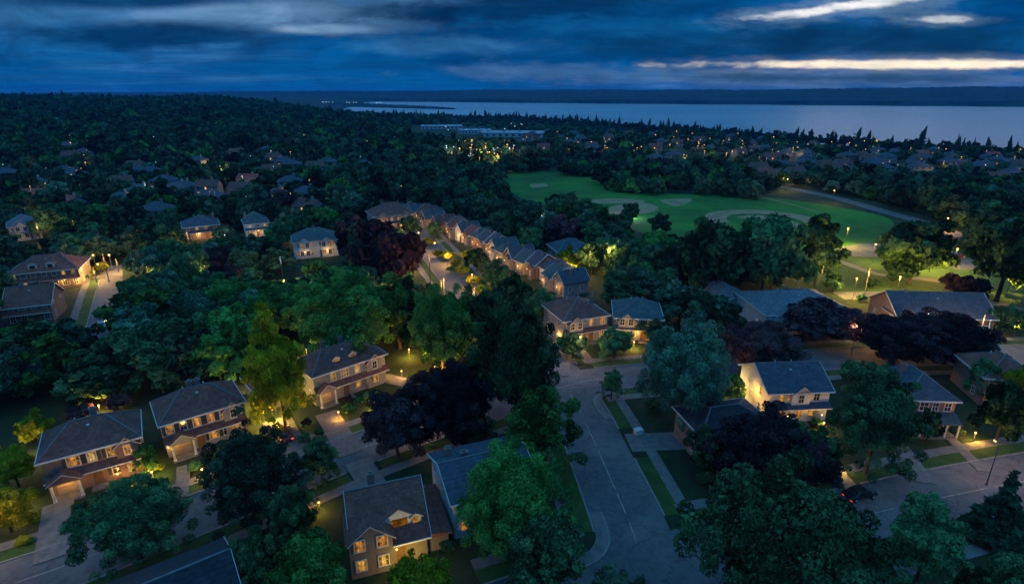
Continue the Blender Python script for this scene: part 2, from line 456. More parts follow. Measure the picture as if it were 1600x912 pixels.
TRIM = rough_mat('white_trim_paint', (0.52, 0.52, 0.52), (0.68, 0.68, 0.66), 2.0, 0.6)
SHUTTER = rough_mat('dark_shutter_paint', (0.03, 0.035, 0.045), (0.06, 0.065, 0.075), 2.0, 0.6)
WOOD = rough_mat('stained_wood', (0.11, 0.062, 0.035), (0.19, 0.11, 0.06), 2.5, 0.7)
METAL = rough_mat('painted_metal', (0.05, 0.052, 0.055), (0.10, 0.10, 0.105), 3.0, 0.5)
RIM_PALE = rough_mat('pale_vent_metal', (0.40, 0.41, 0.42), (0.55, 0.56, 0.57), 4.0, 0.5)
CAP = rough_mat('ridge_tile', (0.10, 0.10, 0.108), (0.17, 0.17, 0.18), 2.0, 0.8)

def glow_mat(name, c, s0, s1, scale=1.6, sample='AUTO'):
    m, g = mat(name)
    t = g.new('ShaderNodeTexCoord'); oi = g.new('ShaderNodeObjectInfo')
    mp_ = g.new('ShaderNodeMapping'); g.link(t.outputs['Object'], mp_.inputs['Vector'])
    cx_ = g.new('ShaderNodeCombineXYZ'); g.link(g.math('MULTIPLY', oi.outputs['Random'], 37.0), cx_.inputs[0]); g.link(cx_.outputs[0], mp_.inputs['Location'])
    f = g.noise(mp_.outputs[0], scale, 3.0, 0.6)
    f = g.ramp(f, [(0.34, 0.0), (0.66, 1.0)])
    st = g.math('ADD', s0, g.math('MULTIPLY', f, s1 - s0))
    st = g.math('MULTIPLY', st, g.math('ADD', 0.45, g.math('MULTIPLY', oi.outputs['Random'], 0.9)))
    e = g.new('ShaderNodeEmission'); wc = g.ramp(g.math('FRACT', g.math('MULTIPLY', oi.outputs['Random'], 13.0)), [(0.0, (1.0, 0.36, 0.03)), (0.35, c), (0.75, (1.0, 0.53, 0.08)), (1.0, (1.0, 0.66, 0.22))])
    sx = g.new('ShaderNodeSeparateXYZ'); g.link(t.outputs['Object'], sx.inputs[0])
    cu_ = g.math('GREATER_THAN', g.math('ADD', g.math('ABSOLUTE', sx.outputs[0]), g.math('MULTIPLY', oi.outputs['Random'], 0.25)), 0.42)
    st = g.math('MULTIPLY', st, g.math('SUBTRACT', 1.0, g.math('MULTIPLY', cu_, 0.6)))
    g.link(g.mix(f, g.mix(1.0, wc, (1.0, 0.72, 0.45, 1), 'MULTIPLY'), wc), e.inputs['Color']); g.link(st, e.inputs['Strength'])
    finish(g, e.outputs[0])
    m.cycles.emission_sampling = sample
    return m
LIT = glow_mat('lit_window', (1.0, 0.47, 0.045), 0.10, 0.95)
LIT_FAR = glow_mat('lit_window_far', (1.0, 0.60, 0.20), 0.5, 1.8, 0.5, 'NONE')
def plain_glow(name, c, s, sample='NONE'):
    m, g = mat(name)
    e = g.new('ShaderNodeEmission'); e.inputs['Color'].default_value = (*c, 1); e.inputs['Strength'].default_value = s
    finish(g, e.outputs[0]); m.cycles.emission_sampling = sample
    return m
BULB = plain_glow('warm_bulb', (1.0, 0.55, 0.14), 5.0)
BULB_W = plain_glow('white_bulb', (0.92, 0.95, 1.0), 7.0)
BULB_FAR = plain_glow('far_warm_bulb', (1.0, 0.50, 0.12), 2.2)
BULB_FAR_W = plain_glow('far_white_bulb', (0.70, 0.85, 1.0), 1.6)
def glass():
    m, g = mat('dark_window_glass')
    t = g.new('ShaderNodeTexCoord'); oi = g.new('ShaderNodeObjectInfo')
    p = g.new('ShaderNodeBsdfPrincipled'); p.inputs['Roughness'].default_value = 0.08
    p.inputs['Specular IOR Level'].default_value = 0.8
    g.link(g.mix(g.noise(t.outputs['Object'], 1.1), (0.012, 0.014, 0.018, 1), (0.05, 0.045, 0.04, 1)), p.inputs['Base Color'])
    finish(g, p.outputs[0]); return m
GLASS = glass()

# ------------------------------------------------------------------ terrain, lake, far hills
def grid_axis(fine, coarse_lo, coarse_hi):
    return np.array(sorted(set(np.round(np.concatenate([coarse_lo, fine, coarse_hi]), 3))))
gx = grid_axis(np.arange(-900, 901, 18.0), -900 - np.geomspace(30, 5500, 20), 900 + np.geomspace(30, 5500, 20))
gy = grid_axis(np.arange(-60, 1800, 18.0), np.array([-2500., -1200., -500., -200.]), 1800 + np.geomspace(30, 6300, 24))
GX, GY = np.meshgrid(gx, gy); GZ = terrain(GX, GY)
nx = len(gx)
fc = [(j * nx + i, j * nx + i + 1, (j + 1) * nx + i + 1, (j + 1) * nx + i) for j in range(len(gy) - 1) for i in range(nx - 1)]
structure(link('ground', mesh_from('ground', np.stack([GX.ravel(), GY.ravel(), GZ.ravel()], 1), fc, [GROUND], smooth=True)))

def water_mat():
    m, g = mat('lake_water')
    t = g.new('ShaderNodeTexCoord')
    mp_ = g.new('ShaderNodeMapping'); g.link(t.outputs['Object'], mp_.inputs['Vector']); mp_.inputs['Scale'].default_value = (0.4, 1.0, 1.0)
    b = g.new('ShaderNodeBump'); b.inputs['Strength'].default_value = 0.35; b.inputs['Distance'].default_value = 1.0
    g.link(g.noise(mp_.outputs[0], 0.08, 5.0, 0.65), b.inputs['Height'])
    d = g.new('ShaderNodeBsdfDiffuse'); d.inputs['Color'].default_value = (0.010, 0.030, 0.045, 1)
    gl = g.new('ShaderNodeBsdfGlossy'); gl.inputs['Color'].default_value = (0.86, 0.86, 0.86, 1)
    wind = g.noise(mp_.outputs[0], 0.0035, 4.0, 0.6)
    g.link(g.math('ADD', 0.19, g.math('MULTIPLY', wind, 0.12)), gl.inputs['Roughness'])
    g.link(b.outputs[0], gl.inputs['Normal'])
    mx = g.new('ShaderNodeMixShader'); mx.inputs[0].default_value = 0.86
    g.link(d.outputs[0], mx.inputs[1]); g.link(gl.outputs[0], mx.inputs[2])
    finish(g, mx.outputs[0]); return m
lk = [(-3500, 600), (6400, -1500), (6400, 8100), (-3500, 8100)]
structure(link('lake_water', mesh_from('lake_water', [(x, y, LAKE_Z) for x, y in lk], [(0, 1, 2, 3)], [water_mat()])))

HILLWOOD = rough_mat('far_wooded_slope', (0.010, 0.028, 0.026), (0.030, 0.055, 0.045), 0.02, 1.0)
def far_hills():
    pts = [(-700, 5800, 147.5), (-300, 5600, 146.5), (0, 5300, 146.0), (300, 4900, 144.0), (500, 4700, 142.5), (800, 3900, 140.0), (1000, 3500, 140.5), (1200, 3250, 139.5), (1400, 3000, 138.0), (1600, 2800, 136.0), (1900, 2500, 134.5), (2300, 2300, 134)]
    xs = np.interp(np.linspace(0, len(pts) - 1, 700), np.arange(len(pts)), [p[0] for p in pts])
    ds = np.interp(np.linspace(0, len(pts) - 1, 700), np.arange(len(pts)), [p[1] for p in pts])
    ys = np.interp(np.linspace(0, len(pts) - 1, 700), np.arange(len(pts)), [p[2] for p in pts])
    jit = np.convolve(rng.normal(0, 1, 720), np.ones(3) / 3, 'valid')[:700]
    slow = np.convolve(rng.normal(0, 1, 760), np.ones(41) / 41, 'valid')[:700] * 6
    V = []; rows = [(0, 0.0), (40, 0.16), (160, 0.45), (330, 0.75), (520, 1.0), (1100, 0.96), (2200, 0.0)]
    for k in range(700):
        u_ = (xs[k] - 800) / F_PX / (math.cos(PITCH) + math.sin(PITCH) * 311 / F_PX)
        top = CAM_H + (HORIZON - ys[k]) / F_PX * ds[k] * 1.06 + slow[k] * 3.0
        for j, (bk, hf) in enumerate(rows):
            Y = ds[k] + bk + 25 * math.sin(k * 0.13 + j) * (j < 5)
            z = LAKE_Z - 3 + (top - LAKE_Z + 3) * hf + (jit[(k * 7 + j * 131) % 700] * 2.2 if 0 < j < 6 else 0) + (11 if j == 1 else 0)
            V.append((u_ * Y, Y, z))
    n = len(rows)
    fcs = [(k * n + j, (k + 1) * n + j, (k + 1) * n + j + 1, k * n + j + 1) for k in range(699) for j in range(n - 1)]
    structure(link('far_hills', mesh_from('far_hills', V, fcs, [HILLWOOD])))
far_hills()
# wooded spit reaching out into the lake
def spit():
    a = at(470, 163.0, LAKE_Z); b = at(712, 171.0, LAKE_Z)
    V = []; n = 9; K = 90
    for k in range(K + 1):
        t = k / K; c = a.lerp(b, t)
        wd = 190 * (1 - t) ** 0.6 + 6
        ht = (13.0 * (1 - t) ** 0.35 + 3.0)
        for j in range(n):
            s = j / (n - 1) * 2 - 1
            z = LAKE_Z - 2 + (ht + rng.normal(0, 1.5)) * max(0, 1 - s * s) ** 0.3
            V.append((c.x + s * wd * 0.15, c.y + s * wd, z if 0 < j < n - 1 else LAKE_Z - 2))
    fcs = [(k * n + j, (k + 1) * n + j, (k + 1) * n + j + 1, k * n + j + 1) for k in range(K) for j in range(n - 1)]
    structure(link('wooded_spit_land', mesh_from('wooded_spit_land', V, fcs, [HILLWOOD])))
spit()

# ------------------------------------------------------------------ roads
def catmull(pts, n=10):
    P = [Vector((p[0], p[1], 0)) for p in pts]
    P = [P[0] * 2 - P[1]] + P + [P[-1] * 2 - P[-2]]
    out = []
    for i in range(1, len(P) - 2):
        for k in range(n):
            t = k / n
            out.append(0.5 * ((2 * P[i]) + (P[i + 1] - P[i - 1]) * t + (2 * P[i - 1] - 5 * P[i] + 4 * P[i + 1] - P[i + 2]) * t * t + (3 * P[i] - P[i - 1] - 3 * P[i + 1] + P[i + 2]) * t ** 3))
    out.append(P[-2]); return out
def offset(line, d):
    out = []
    for i, p in enumerate(line):
        t = (line[min(i + 1, len(line) - 1)] - line[max(i - 1, 0)]).normalized()
        out.append(p + Vector((-t.y, t.x, 0)) * d)
    return out
def ribbon(name, line, d0, d1, z, m, thick=0.0, zf=None):
    a = offset(line, d0); b = offset(line, d1); V = []; Fc = []
    zz = (lambda p: z + (zf(p.x, p.y) if zf else 0))
    for p, q in zip(a, b): V += [(p.x, p.y, zz(p)), (q.x, q.y, zz(q))]
    N = len(a)
    Fc = [(2 * i, 2 * i + 2, 2 * i + 3, 2 * i + 1) for i in range(N - 1)]
    if d1 > d0: Fc = [tuple(f) for f in Fc]
    if thick:
        o = len(V)
        V += [(x, y, z_ - thick) for x, y, z_ in V]
        for i in range(N - 1):
            Fc.append((2 * i, o + 2 * i, o + 2 * i + 2, 2 * i + 2)); Fc.append((2 * i + 1, 2 * i + 3, o + 2 * i + 3, o + 2 * i + 1))
        Fc.append((0, 1, o + 1, o)); Fc.append((2 * N - 2, o + 2 * N - 2, o + 2 * N - 1, 2 * N - 1))
    return structure(link(name, mesh_from(name, V, Fc, [m])))
def sub(line, p0, p1):
    n = len(line) - 1
    return line[int(round(p0 * n)):int(round(p1 * n)) + 1]
ROADS = []           # (polyline, half width) for keeping trees off
def P2(*pix): return [tuple(at(*p)[:2]) for p in pix]
# street A: below the lit houses, then round to the right
A_pts = P2((-80, 945), (40, 905), (145, 867), (340, 790), (535, 711), (700, 655)) + P2((870, 607), (935, 592), (1050, 582), (1290, 561), (1420, 556), (1700, 552))
# street B: lower right
B_pts = P2((780, 975), (975, 905), (1190, 850), (1360, 803), (1530, 765), (1700, 733))
# the main road between them and beyond
M_pts = P2((1003, 905), (992, 840), (955, 750), (910, 650), (882, 602), (845, 545), (790, 500), (733, 458), (672, 388), (640, 350), (600, 318))
L_pts = P2((146, 560), (154, 525), (162, 490), (169, 455), (174, 436), (174, 415))
lineA, lineB, lineM, lineL = catmull(A_pts, 14), catmull(B_pts, 14), catmull(M_pts, 14), catmull(L_pts, 12)
for i, (ln, hw) in enumerate(((lineA, 4.3), (lineB, 5.0), (lineM, 4.6), (lineL, 2.7))):
    ribbon('road', ln, -hw, hw, 0.020 + 0.004 * i, ASPHALT); ROADS.append((ln, hw))
def near_other(p, me_, margin):
    margin = min(margin, 2.2)
    for ln, hw in ROADS:
        if ln is me_: continue
        for q in ln:
            if (q - p).length < hw + margin: return True
    return False
def side_strips(ln, hw, side, breaks, zofs=0.0):
    """kerb, verge and pavement along one side, left open at junctions and drives"""
    runs = []; cur = []
    base = offset(ln, side * (hw + 0.2))
    for p, b in zip(ln, base):
        bad = near_other(b, ln, 3.2) or any((b - Vector((bx, by, 0))).length < br for bx, by, br in breaks)
        if bad:
            if len(cur) > 2: runs.append(cur)
            cur = []
        else: cur.append(p)
    if len(cur) > 2: runs.append(cur)
    for r_ in runs:
        s0 = side * hw
        ribbon('kerb', r_, s0, s0 + side * 0.22, 0.14, KERBSTONE, 0.14)
        ribbon('lawn_verge', r_, s0 + side * 0.22, s0 + side * 2.3, 0.085 + zofs, LAWN, 0.085)
    runs = []; cur = []
    base = offset(ln, side * (hw + 3.0))
    for p, b in zip(ln, base):
        if near_other(b, ln, 1.0):
            if len(cur) > 2: runs.append(cur)
            cur = []
        else: cur.append(p)
    if len(cur) > 2: runs.append(cur)
    for r_ in runs:
        ribbon('pavement', r_, side * (hw + 2.3), side * (hw + 3.9), 0.10 + zofs, CONCRETE, 0.10)
def dense(ln, step=1.0):
    out = [ln[0]]
    for a, b in zip(ln[:-1], ln[1:]):
        n = max(1, int((b - a).length / step))
        out += [a.lerp(b, k / n) for k in range(1, n + 1)]
    return out
dA, dB, dM, dL = dense(lineA), dense(lineB), dense(lineM), dense(lineL)
ROADS[:] = [(dA, 4.3), (dB, 5.0), (dM, 4.6), (dL, 2.7)]
DRIVES = [  # (pixel at house, pixel at road, width m)
    ((92, 785), (80, 872), 3.3), ((432, 655), (468, 722), 4.4), ((510, 645), (548, 708), 3.6), ((287, 728), (282, 800), 1.7),
    ((590, 770), (560, 722), 3.6), ((640, 600), (600, 590), 3.0),
    ((1075, 688), (985, 692), 4.6), ((1395, 690), (1440, 752), 3.4), ((885, 545), (880, 586), 2.2), ((1265, 690), (1330, 762), 2.0), ((1480, 680), (1535, 735), 1.6),
    ((120, 438), (160, 432), 3.0), ((700, 375), (672, 380), 3.0), ((715, 395), (690, 400), 3.0), ((745, 430), (718, 432), 3.0)]
brk = []
for i, (a, b, wd) in enumerate(DRIVES):
    pa, pb = at(*a), at(*b); n_ = (pb - pa).normalized()
    pb = pb + n_ * 0.3
    ln = [pa.lerp(pb, k / 8) for k in range(9)]
    ribbon('driveway', ln, -wd / 2, wd / 2, 0.112 + 0.002 * i, PAVER if wd > 3.4 and i < 3 else CONCRETE, 0.112)
    brk.append((pb.x, pb.y, wd / 2 + 0.9))
for k, (ln, hw) in enumerate(ROADS):
    for s in ((1,) if ln is dL else (-1, 1)): side_strips(ln, hw, s, brk, 0.002 * k)
def corner(pix, wd, z=0.112):
    ln = dense(catmull(P2(*pix), 8), 0.6)
    ribbon('kerb', ln, -0.24, 0.0, 0.145, KERBSTONE, 0.145)
    ribbon('pavement', ln, -wd, -0.24, z, CONCRETE, z)
corner([(940, 800), (951, 828), (953, 850), (940, 872), (912, 888), (870, 902)], 1.7)
corner([(948, 656), (933, 640), (928, 626), (938, 614), (972, 607)], 1.2, 0.118)
def centre(ln, pieces, z):
    n = len(ln) - 1
    for a, b in pieces: ribbon('road_marking', ln[int(a * n):max(int(b * n), int(a * n) + 1) + 1], -0.06, 0.06, z, PAINT)
def nearest_t(ln, x, y):
    p = at(x, y); return min(range(len(ln)), key=lambda i: (ln[i] - p).length) / (len(ln) - 1)
def marks(ln, segs, z): centre(ln, [tuple(sorted((nearest_t(ln, *a), nearest_t(ln, *b)))) for a, b in segs], z)
marks(dA, [((20, 912), (148, 866)), ((150, 865), (260, 822)), ((500, 725), (545, 708)), ((550, 706), (600, 690)), ((872, 607), (905, 600)), ((908, 599), (960, 590))], 0.042)
marks(dB, [((1100, 872), (1180, 853)), ((1320, 815), (1400, 795)), ((1440, 785), (1545, 762)), ((1560, 760), (1600, 752))], 0.044)
marks(dM, [((1003, 845), (985, 815)), ((980, 805), (962, 768)), ((958, 760), (935, 705)), ((930, 695), (912, 660)), ((905, 648), (888, 615))], 0.046)

# ------------------------------------------------------------------ ball field, park paths, car parks
def sheet(name, pts, z, m, smooth_n=8):
    c = catmull(list(pts) + [pts[0]], smooth_n)[:-1] if smooth_n else [Vector((p[0], p[1], 0)) for p in pts]
    return structure(link(name, mesh_from(name, [(p.x, p.y, z) for p in c], [tuple(range(len(c)))], [m])))
FIELD_PX = [(782, 272), (850, 268), (925, 277), (965, 298), (1010, 302), (1100, 304), (1190, 308), (1300, 322), (1395, 346), (1330, 395), (1240, 402), (1130, 385), (1040, 375), (955, 346), (900, 330), (840, 318), (800, 300)]
sheet('ball_field_grass', P2(*FIELD_PX), 0.03, FIELD)
def ring(name, cpx, r0, r1, a0, a1, z, m):
    c = at(*cpx); N = 40; V = []
    for k in range(N + 1):
        a = R(a0 + (a1 - a0) * k / N)
        for r_ in (r0, r1): V.append((c.x + r_ * math.cos(a), c.y + r_ * math.sin(a), z))
    structure(link(name, mesh_from(name, V, [(2 * k, 2 * k + 1, 2 * k + 3, 2 * k + 2) for k in range(N)], [m])))
ring('infield_dirt_path', (968, 323), 9.5, 17.5, -190, 60, 0.042, SAND)
sheet('infield_dirt', P2((965, 320), (1000, 320), (1024, 326), (1005, 333), (960, 334), (945, 328)), 0.046, SAND)
sheet('infield_dirt', P2((905, 313), (960, 310), (1000, 312), (1002, 316), (940, 318)), 0.038, SAND)
ring('infield_dirt_path', (1195, 345), 15, 24, -40, 190, 0.042, SAND)
sheet('infield_dirt', P2((1150, 338), (1195, 337), (1250, 350), (1235, 363), (1195, 352)), 0.046, SAND)
sheet('infield_dirt', P2((828, 288), (850, 287), (856, 291), (832, 293)), 0.042, SAND)
sheet('infield_dirt', P2((1030, 312), (1075, 310), (1080, 314), (1060, 322), (1040, 318)), 0.036, SAND)
PARK = []
def path(name, pix, wd, z, m):
    ln = dense(catmull([tuple(atg(*p)[:2]) for p in pix], 10), 3.0)
    ribbon(name, ln, -wd / 2, wd / 2, z, m, zf=lambda x, y: tz(x, y)); PARK.append((ln, wd / 2 + 1.0))
path('park_path', [(1190, 308), (1230, 318), (1290, 334)], 1.2, 0.05, SAND)
path('road', [(1225, 292), (1300, 308), (1380, 330), (1450, 350), (1530, 378), (1620, 400)], 7.0, 0.05, ASPHALT)
path('park_path', [(1230, 395), (1300, 405), (1370, 428), (1450, 437), (1540, 452)], 3.0, 0.05, CONCRETE)
path('road', [(1310, 462), (1420, 462), (1500, 470), (1570, 480), (1650, 496)], 6.0, 0.058, ASPHALT)
sheet('car_park', P2((1305, 388), (1360, 380), (1450, 390), (1545, 414), (1500, 421), (1400, 404), (1325, 399)), 0.036, ASPHALT, 6)
sheet('park_lawn', P2((1240, 385), (1330, 372), (1440, 372), (1560, 395), (1660, 425), (1660, 490), (1480, 470), (1330, 460), (1240, 440)), 0.022, LAWN, 6)
sheet('park_lawn', P2((1330, 415), (1420, 418), (1450, 432), (1390, 438), (1330, 428)), 0.046, LAWN, 6)

# ------------------------------------------------------------------ house builder
CACHE = {}
LAMP_GAIN = 14.0
def window_meshes(ww, wh, lit):
    k = ('fr', round(ww, 2), round(wh, 2))
    if k not in CACHE:
        b = MB(); t = 0.09
        b.box(-ww / 2 - 0.06, ww / 2 + 0.06, -0.07, 0.05, -0.12, 0.0)
        b.box(-ww / 2 - 0.06, ww / 2 + 0.06, -0.05, 0.05, wh, wh + 0.12)
        b.box(-ww / 2 - 0.06, -ww / 2 + t * 0.6, -0.04, 0.05, 0.0, wh); b.box(ww / 2 - t * 0.6, ww / 2 + 0.06, -0.04, 0.05, 0.0, wh)
        b.box(-ww / 2 + t * 0.6, ww / 2 - t * 0.6, 0.0, 0.05, wh * 0.5 - 0.03, wh * 0.5 + 0.03)
        nm = 1 if ww < 1.3 else (2 if ww < 2.0 else 3)
        for j in range(nm):
            x = -ww / 2 + ww * (j + 1) / (nm + 1)
            b.box(x - 0.03, x + 0.03, 0.004, 0.046, 0.0, wh * 0.5 - 0.03); b.box(x - 0.03, x + 0.03, 0.004, 0.046, wh * 0.5 + 0.03, wh)
        CACHE[k] = b.mesh('window_frame', [TRIM])
    k2 = ('pn', round(ww, 2), round(wh, 2), lit)
    if k2 not in CACHE:
        b = MB(); b.face([(-ww / 2, 0.06, 0), (ww / 2, 0.06, 0), (ww / 2, 0.06, wh), (-ww / 2, 0.06, wh)])
        CACHE[k2] = b.mesh('window_pane', [LIT if lit else GLASS])
    return CACHE[k], CACHE[k2]
def shutter_mesh(wh):
    k = ('sh', round(wh, 2))
    if k not in CACHE:
        b = MB()
        b.box(-0.2, 0.2, -0.045, -0.004, 0, wh)
        CACHE[k] = b.mesh('shutter', [SHUTTER])
    return CACHE[k]
def facade(b, o, ux, W, z0, z1, ops):
    """wall face with real openings; o corner, ux unit along, outward = ux x up turned"""
    o = Vector(o); ux = Vector(ux); out = Vector((ux.y, -ux.x, 0))
    xs = sorted({0.0, W, *[v for q in ops for v in (q[0], q[1])]}); zs = sorted({z0, z1, *[v for q in ops for v in (q[2], q[3])]})
    P = lambda x, z, dp=0.0: o + ux * x - out * dp + Vector((0, 0, z))
    for i in range(len(xs) - 1):
        for j in range(len(zs) - 1):
            mx, mz = (xs[i] + xs[i + 1]) / 2, (zs[j] + zs[j + 1]) / 2
            if any(q[0] < mx < q[1] and q[2] < mz < q[3] for q in ops): continue
            b.face([P(xs[i], zs[j]), P(xs[i + 1], zs[j]), P(xs[i + 1], zs[j + 1]), P(xs[i], zs[j + 1])])
    for a, c, e, f in ops:
        dp = 0.14
        b.face([P(a, e), P(a, e, dp), P(a, f, dp), P(a, f)]); b.face([P(c, e, dp), P(c, e), P(c, f), P(c, f, dp)])
        b.face([P(a, f, dp), P(c, f, dp), P(c, f), P(a, f)]); b.face([P(a, e), P(c, e), P(c, e, dp), P(a, e, dp)])
HOUSES = []           # world centre, radius
PROTECT = []          # pixel boxes nothing wild may grow in front of (x0,y0,x1,y1,depth)
def add_light(parent, loc, power, c=(1.0, 0.48, 0.08), rad=0.12):
    l = bpy.data.lights.new('lamp_light', 'POINT'); l.energy = power * LAMP_GAIN; l.color = c; l.shadow_soft_size = rad
    o = bpy.data.objects.new('lamp_light', l); col.objects.link(o); o.parent = parent; o.location = loc
    return o

def gable_box(b, cx, wd, y0, y1, z0, z1, rise, ov=0.25, mw=0, mr=1, mt=2):
    """little gabled volume (dormer, porch, front gable): walls mw, roof mr, trim mt; front at y0, runs back to y1"""
    x0, x1 = cx - wd / 2, cx + wd / 2
    b.face([(x0, y0, z0), (x1, y0, z0), (x1, y0, z1), (cx, y0, z1 + rise), (x0, y0, z1)], mw)
    b.face([(x0, y1, z0), (x0, y0, z0), (x0, y0, z1), (x0, y1, z1)], mw); b.face([(x1, y0, z0), (x1, y1, z0), (x1, y1, z1), (x1, y0, z1)], mw)
    k = rise / (wd / 2); t = 0.12
    for s in (-1, 1):
        xe = cx + s * (wd / 2 + ov); ze = z1 - k * ov
        q = [(xe, y0 - ov, ze), (xe, y1, ze), (cx, y1, z1 + rise), (cx, y0 - ov, z1 + rise)]
        up = [(x, y, z + t) for x, y, z in q]
        b.face(up if s > 0 else up[::-1], mr); b.face(q[::-1] if s > 0 else q, mr)
        b.face([q[0], q[3], up[3], up[0]], mt); b.face([q[0], up[0], up[1], q[1]], mt)

def house(name, label, PL, PR, he=5.5, d=9.0, roof='hip', rise=2.8, wall='grey', rf='brown', nu=5, nl=5, lit=0.5, litl=None, pent=True, portico=None,
          chimneys=((0.3, 0.4),), dormers=(), gables=(), shutters=False, lamps=(), group=None, cat='house', base=None, sidewin=2, ridge_along=True, wsize=(1.0, 1.35), protect=True, seed=None, porch=None, wing=0):
    rr = random.Random(seed if seed is not None else hash(label) % 9999 if False else sum(map(ord, label)))
    if base is None:
        a = at(*PL, he); c_ = at(*PR, he)
        a.z = c_.z = 0
        ux = (c_ - a); W = ux.length - 0.9; ux.normalize(); rot = math.atan2(ux.y, ux.x)
        nrm = Vector((-ux.y, ux.x, 0)); ctr = (a + c_) / 2 + nrm * (d / 2 + 0.45)
    else:
        ctr, rot, W = Vector(base[0]), base[1], base[2]
    root = empty(name, ctr, rot); tag(root, label, cat, group)
    x0, x1, y0, y1 = -W / 2, W / 2, -d / 2, d / 2
    two = he > 4.4
    zl, zu = 0.95, (3.75 if two else None)
    wins = []   # (side, x along, z, w, h, lit)
    px0 = None
    if portico: px0 = (x0 + portico[0] - 0.2, x0 + portico[0] + portico[1] + 0.2)
    ww, wh = wsize
    litl = lit if litl is None else litl
    ops = {0: [], 1: [], 2: [], 3: []}
    def addw(side, x, z, w_, h_, on):
        L = W if side in (0, 2) else d
        if x - w_ / 2 < 0.35 or x + w_ / 2 > L - 0.35: return
        ops[side].append((x - w_ / 2, x + w_ / 2, z, z + h_)); wins.append((side, x, z, w_, h_, on))
    door_x = None
    slots_l = [W * (i + 0.5) / nl for i in range(nl)]
    free = [s for s in slots_l if not (px0 and px0[0] - x0 - 0.5 < s < px0[1] - x0 + 0.5)]
    if free and not portico: door_x = free[len(free) // 2]
    elif free: door_x = free[0]
    for s in slots_l:
        if s == door_x or s not in free: continue
        wv = ww * rr.choice((1.0, 1.0, 1.55))
        addw(0, s, zl, min(wv, W / nl * 0.72), wh + 0.1, rr.random() < litl)
    if two:
        for i in range(nu):
            addw(0, W * (i + 0.5) / nu + rr.uniform(-0.15, 0.15), zu, min(ww * rr.choice((0.9, 1.0, 1.4)), W / nu * 0.7), min(wh, he - zu - 0.25), rr.random() < lit)
    for side in (1, 3):
        for i in range(sidewin):
            x = d * (i + 0.5) / sidewin
            if rr.random() < 0.8: addw(side, x, zl, ww * 0.9, wh, rr.random() < lit * 0.4)
            if two and rr.random() < 0.8: addw(side, x, zu, ww * 0.9, min(wh, he - zu - 0.25), rr.random() < lit * 0.4)
    door_op = None
    if door_x is not None:
        door_op = (door_x - 0.55, door_x + 0.55, 0.15, 2.35); ops[0].append(door_op)
    b = MB()
    facade(b, (x0, y0, 0), (1, 0, 0), W, 0, he, ops[0]); facade(b, (x1, y0, 0), (0, 1, 0), d, 0, he, ops[1])
    facade(b, (x1, y1, 0), (-1, 0, 0), W, 0, he, ops[2]); facade(b, (x0, y1, 0), (0, -1, 0), d, 0, he, ops[3])
    if roof == 'gable':
        if ridge_along:
            b.face([(x1, y0, he), (x1, y1, he), (x1, 0, he + rise)]); b.face([(x0, y1, he), (x0, y0, he), (x0, 0, he + rise)])
        else:
            b.face([(x0, y0, he), (x1, y0, he), (0, y0, he + rise)]); b.face([(x1, y1, he), (x0, y1, he), (0, y1, he + rise)])
    b.build('wall', WALL[wall], root)
    if not ridge_along and roof == 'gable' and W > 6:
        fm, pm = window_meshes(0.9, 1.1, rr.random() < lit)
        o = link('window', fm, root, (0, y0 - 0.051, he + rise * 0.12)); link('pane', pm, o, (0, -0.055, 0))
    for side, x, z, w_, h_, on in wins:
        fm, pm = window_meshes(w_, h_, on)
        if side == 0: loc, rz = (x0 + x, y0, z), 0
        elif side == 1: loc, rz = (x1, y0 + x, z), math.pi / 2
        elif side == 2: loc, rz = (x1 - x, y1, z), math.pi
        else: loc, rz = (x0, y1 - x, z), -math.pi / 2
        o = link('window', fm, root, loc, rz); link('pane', pm, o)
        if shutters and side == 0:
            for s in (-1, 1):
                link('shutter', shutter_mesh(h_), o, (s * (w_ / 2 + 0.28), 0, 0))
    if door_op:
        b = MB(); b.box(-0.55, 0.55, 0.02, 0.10, 0, 2.2); b.box(-0.4, 0.4, 0.0, 0.03, 0.2, 0.95); b.box(-0.4, 0.4, 0.0, 0.03, 1.1, 2.0)
        o = b.build('door', WOOD, root, (x0 + door_x, y0, 0.15))
        b = MB(); b.ball((0.42, -0.05, 1.02), 0.05, 6); b.build('handle', METAL, o)
        b = MB(); b.box(-0.9, 0.9, -1.1, -0.003, 0, 0.15); b.box(-0.9, 0.9, -1.45, -1.103, 0, 0.08); b.build('doorstep', CONCRETE, root, (x0 + door_x, y0, 0))
    # roof: closed solid with overhang, fascia and ridge caps
    ov = 0.45; t = 0.16
    X0, X1, Y0, Y1 = x0 - ov, x1 + ov, y0 - ov, y1 + ov
    b = MB(); caps = MB(); zb = he - 0.02
    if roof == 'hip':
        run = (Y1 - Y0) / 2
        k = min(run, (X1 - X0) / 2 - 0.6) if W > d else 0
        if W > d: r0, r1 = (X0 + k * 0.9, 0, he + rise), (X1 - k * 0.9, 0, he + rise)
        else:
            kk = (X1 - X0) / 2 * 0.9; r0, r1 = (0, Y0 + kk, he + rise), (0, Y1 - kk, he + rise)
        c4 = [(X0, Y0, zb + t), (X1, Y0, zb + t), (X1, Y1, zb + t), (X0, Y1, zb + t)]
        if W > d:
            b.face([c4[0], c4[1], r1, r0]); b.face([c4[1], c4[2], r1]); b.face([c4[2], c4[3], r0, r1]); b.face([c4[3], c4[0], r0])
            hips = ((c4[0], r0), (c4[3], r0), (c4[1], r1), (c4[2], r1), (r0, r1))
        else:
            b.face([c4[0], c4[1], r0]); b.face([c4[1], c4[2], r1, r0]); b.face([c4[2], c4[3], r1]); b.face([c4[3], c4[0], r0, r1])
            hips = ((c4[0], r0), (c4[1], r0), (c4[2], r1), (c4[3], r1), (r0, r1))
